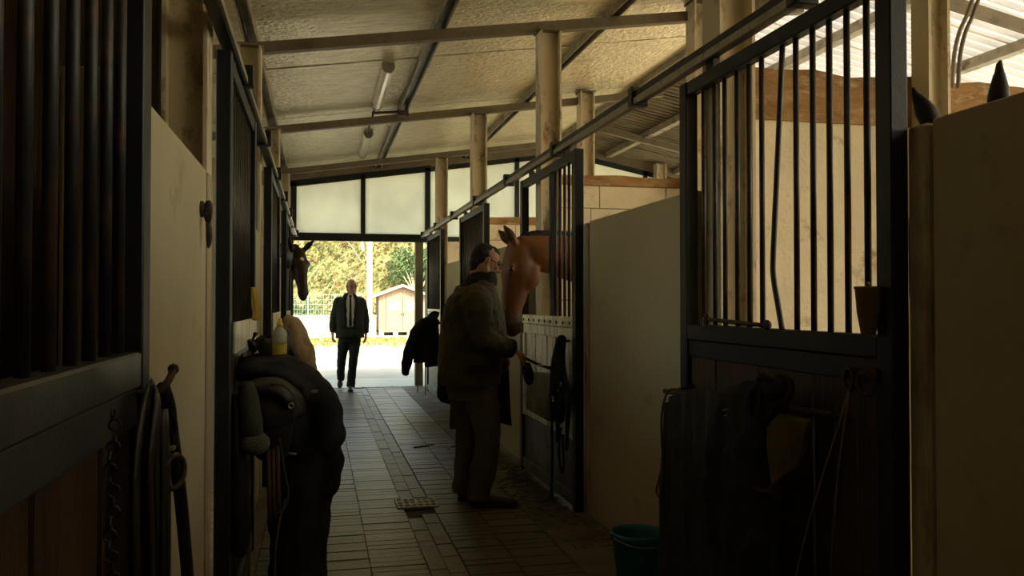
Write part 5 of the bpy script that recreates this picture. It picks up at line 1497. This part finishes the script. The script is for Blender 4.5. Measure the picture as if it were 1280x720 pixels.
def bush(x, y, R, hgt, label, mat, n, seed, cat='bush'):
    r = random.Random(seed)
    z = hillz(x, y)
    t = thing('bush', label, cat, (x, y, z))
    st = MB()
    L = Leaves()
    for k in range(9):
        a = r.uniform(0, 2 * math.pi)
        e = Vector((x + math.cos(a) * R * 0.6, y + math.sin(a) * R * 0.6, z + hgt * r.uniform(0.4, 0.85)))
        st.tube([(x, y, z - 0.1), Vector((x, y, z)).lerp(e, 0.5) + Vector((0, 0, 0.15)), e], [0.05, 0.03, 0.01], 6, smooth=2)
        for j in range(n // 9):
            d = Vector((r.gauss(0, 1), r.gauss(0, 1), r.gauss(0, 1))).normalized() * R * 0.55 * r.random() ** 0.4
            cc = r.uniform(0.75, 1.2)
            L.leaf(e + d, r, r.uniform(0.07, 0.15), (cc, cc, cc))
    obj('stem', st, 'twig', t)
    f = L.build('foliage', mat, t)
    f['kind'] = 'stuff'
    return t
bush(4.6, 40.6, 1.3, 2.6, 'dark green bush above the roof of the wooden shed', 'leafd', 1500, 1)
bush(-0.7, 35.2, 0.9, 1.5, 'blue-green bush behind the wire fence and low wall', 'leafd', 900, 2)
bush(-2.0, 35.3, 0.9, 1.5, 'low green bush beyond the end of the low wall', 'leafd', 900, 3)
bush(1.1, 35.0, 0.9, 1.1, 'yellow-green bush above the low wall at the pole foot', 'leaf', 900, 4)

# low wall, fence, grass
lw = struct('wall_yard', MB().box(-20, 2.2, 33.2, 33.45, -0.05, 0.86), 'lowwall', 'pale low rendered wall at the foot of the hillside')
struct('coping', MB().box(-20, 2.22, 33.15, 33.5, 0.86, 0.92), 'lowwall', parent=lw)
fn = thing('wire_fence', 'wire mesh fence on thin posts above the low wall', 'fence', (-1.5, 33.7, 0))
for i in range(7):
    obj('post', MB().lathe([(0.025, 0), (0.025, 1.75)], (-4.6 + i * 1.05, 33.7, 0.0), 8), 'wire', fn)
wm = MB()
for j in range(9):
    wm.bar((-4.6, 33.7, 0.2 + j * 0.19), (1.7, 33.7, 0.2 + j * 0.19), 0.008, 0.008)
for i in range(64):
    wm.bar((-4.6 + i * 0.1, 33.7, 0.15), (-4.6 + i * 0.1, 33.7, 1.75), 0.006, 0.006, (0, 1, 0))
o = obj('mesh', wm, 'wire', fn)
o['kind'] = 'stuff'
L = Leaves()
for q in range(9000):
    x, y = rl.uniform(-8, 9), 26.5 + 6.5 * math.sqrt(rl.random())
    cc = rl.uniform(0.8, 1.2)
    L.leaf((x, y, rl.uniform(0.0, 0.07)), rl, rl.uniform(0.04, 0.09), (cc, cc, cc * 0.9))
o = L.build('yard_grass', 'grass', None, (0, 30, 0))
tag(o, 'thin sunlit grass along the far edge of the yard', 'grass', None, 'stuff')

pl = thing('utility_pole', 'tall pale grey pole beside the wooden shed', 'pole', (1.98, 33.9, 0.1))
obj('shaft', MB().lathe([(0.125, -0.15), (0.105, 4.0), (0.085, 8.0), (0.0, 8.0)], (1.98, 33.9, 0.1), 14), 'pole', pl, True)
obj('cable', MB().tube([(1.90, 33.8, 7.9), (1.66, 33.6, 5.5), (1.60, 33.6, 4.3), (1.72, 33.6, 3.45)], 0.045, 6, smooth=3), 'pole', pl, True)

# shed
SX, SY = 3.55, 36.6
sh = thing('garden_shed', 'small pale wooden shed with a gabled roof and double door', 'shed', (SX, SY, 0))
yf = SY - 0.1
x0, x1, eave, apex = SX - 1.02, SX + 1.02, 1.72, 2.10
zb = 0.10
for i in range(12):
    a = x0 + (x1 - x0) * i / 12
    b_ = x0 + (x1 - x0) * (i + 1) / 12
    za = eave + (apex - eave) * (1 - abs(a - SX) / 1.02)
    zb_ = eave + (apex - eave) * (1 - abs(b_ - SX) / 1.02)
    obj('board', MB().poly([(a + 0.004, yf, zb + 0.06), (b_ - 0.004, yf, zb + 0.06), (b_ - 0.004, yf, zb_), (a + 0.004, yf, za)], (0, 1, 0), 0.03), 'shedwood', sh)
obj('side_wall', MB().box(x0, x0 + 0.03, yf + 0.03, yf + 1.8, zb, eave), 'shedwood', sh)
obj('side_wall', MB().box(x1 - 0.03, x1, yf + 0.03, yf + 1.8, zb, eave), 'shedwood', sh)
for q in (-1, 1):
    obj('roof_slope', MB().poly([(SX, yf - 0.22, apex + 0.05), (SX + q * 1.28, yf - 0.22, eave - 0.05), (SX + q * 1.28, yf + 2.0, eave - 0.05), (SX, yf + 2.0, apex + 0.05)], (0, 0, 1), 0.05), 'shedroof', sh)
    tag(obj('barge_board', MB().poly([(SX, yf - 0.25, apex + 0.10), (SX + q * 1.30, yf - 0.25, eave - 0.01), (SX + q * 1.30, yf - 0.25, eave - 0.11), (SX, yf - 0.25, apex + 0.0)], (0, 1, 0), 0.03), 'shedwhite', sh), 'pale barge board')
    dr = obj('door', MB().box(SX + (0.01 if q > 0 else -0.70), SX + (0.70 if q > 0 else -0.01), yf - 0.035, yf - 0.002, 0.20, 1.62), 'shedwood', sh, bevel=0.006)
    cx = SX + q * 0.36
    wf = obj('window_frame', MB().box(cx - 0.23, cx + 0.23, yf - 0.055, yf - 0.036, 1.08, 1.46), 'shedwhite', dr, bevel=0.004)
    for i in (-1, 1):
        for j in (-1, 1):
            put('pane', to_mesh('pane', MB().box(cx + i * 0.10 - 0.085, cx + i * 0.10 + 0.085, yf - 0.062, yf - 0.056, 1.27 + j * 0.085 - 0.07, 1.27 + j * 0.085 + 0.07), origin(sh)), 'glass', dr)
    obj('handle', MB().box(SX + q * 0.05 - 0.015, SX + q * 0.05 + 0.015, yf - 0.07, yf - 0.036, 0.85, 0.97), 'rust', dr)
for i in range(4):
    obj('foundation_block', MB().box(x0 + 0.02 + i * 0.60, x0 + 0.22 + i * 0.60, yf - 0.05, yf + 1.8, -0.02, 0.16), 'shedwhite', sh)
obj('floor_beam', MB().box(x0, x1, yf - 0.02, yf + 1.8, 0.14, 0.20), 'shedwood', sh)

# sawhorse leaning wood by the low wall
sw = thing('sawhorse', 'weathered wooden sawhorse on the grass by the low wall', 'sawhorse', (0.1, 31.4, 0))
obj('beam', MB().bar((-0.15, 31.2, 0.62), (0.40, 31.7, 0.66), 0.09, 0.07), 'oldwood', sw)
for (a, c) in (((-0.12, 31.25, 0.60), (-0.42, 31.05, -0.01)), ((-0.10, 31.28, 0.60), (0.12, 31.0, -0.01)), ((0.36, 31.66, 0.63), (0.10, 31.9, -0.01)), ((0.36, 31.66, 0.63), (0.62, 31.5, -0.01))):
    obj('leg', MB().bar(a, c, 0.06, 0.05), 'oldwood', sw)
obj('brace', MB().bar((-0.3, 31.1, 0.25), (0.28, 31.75, 0.28), 0.05, 0.03), 'oldwood', sw)
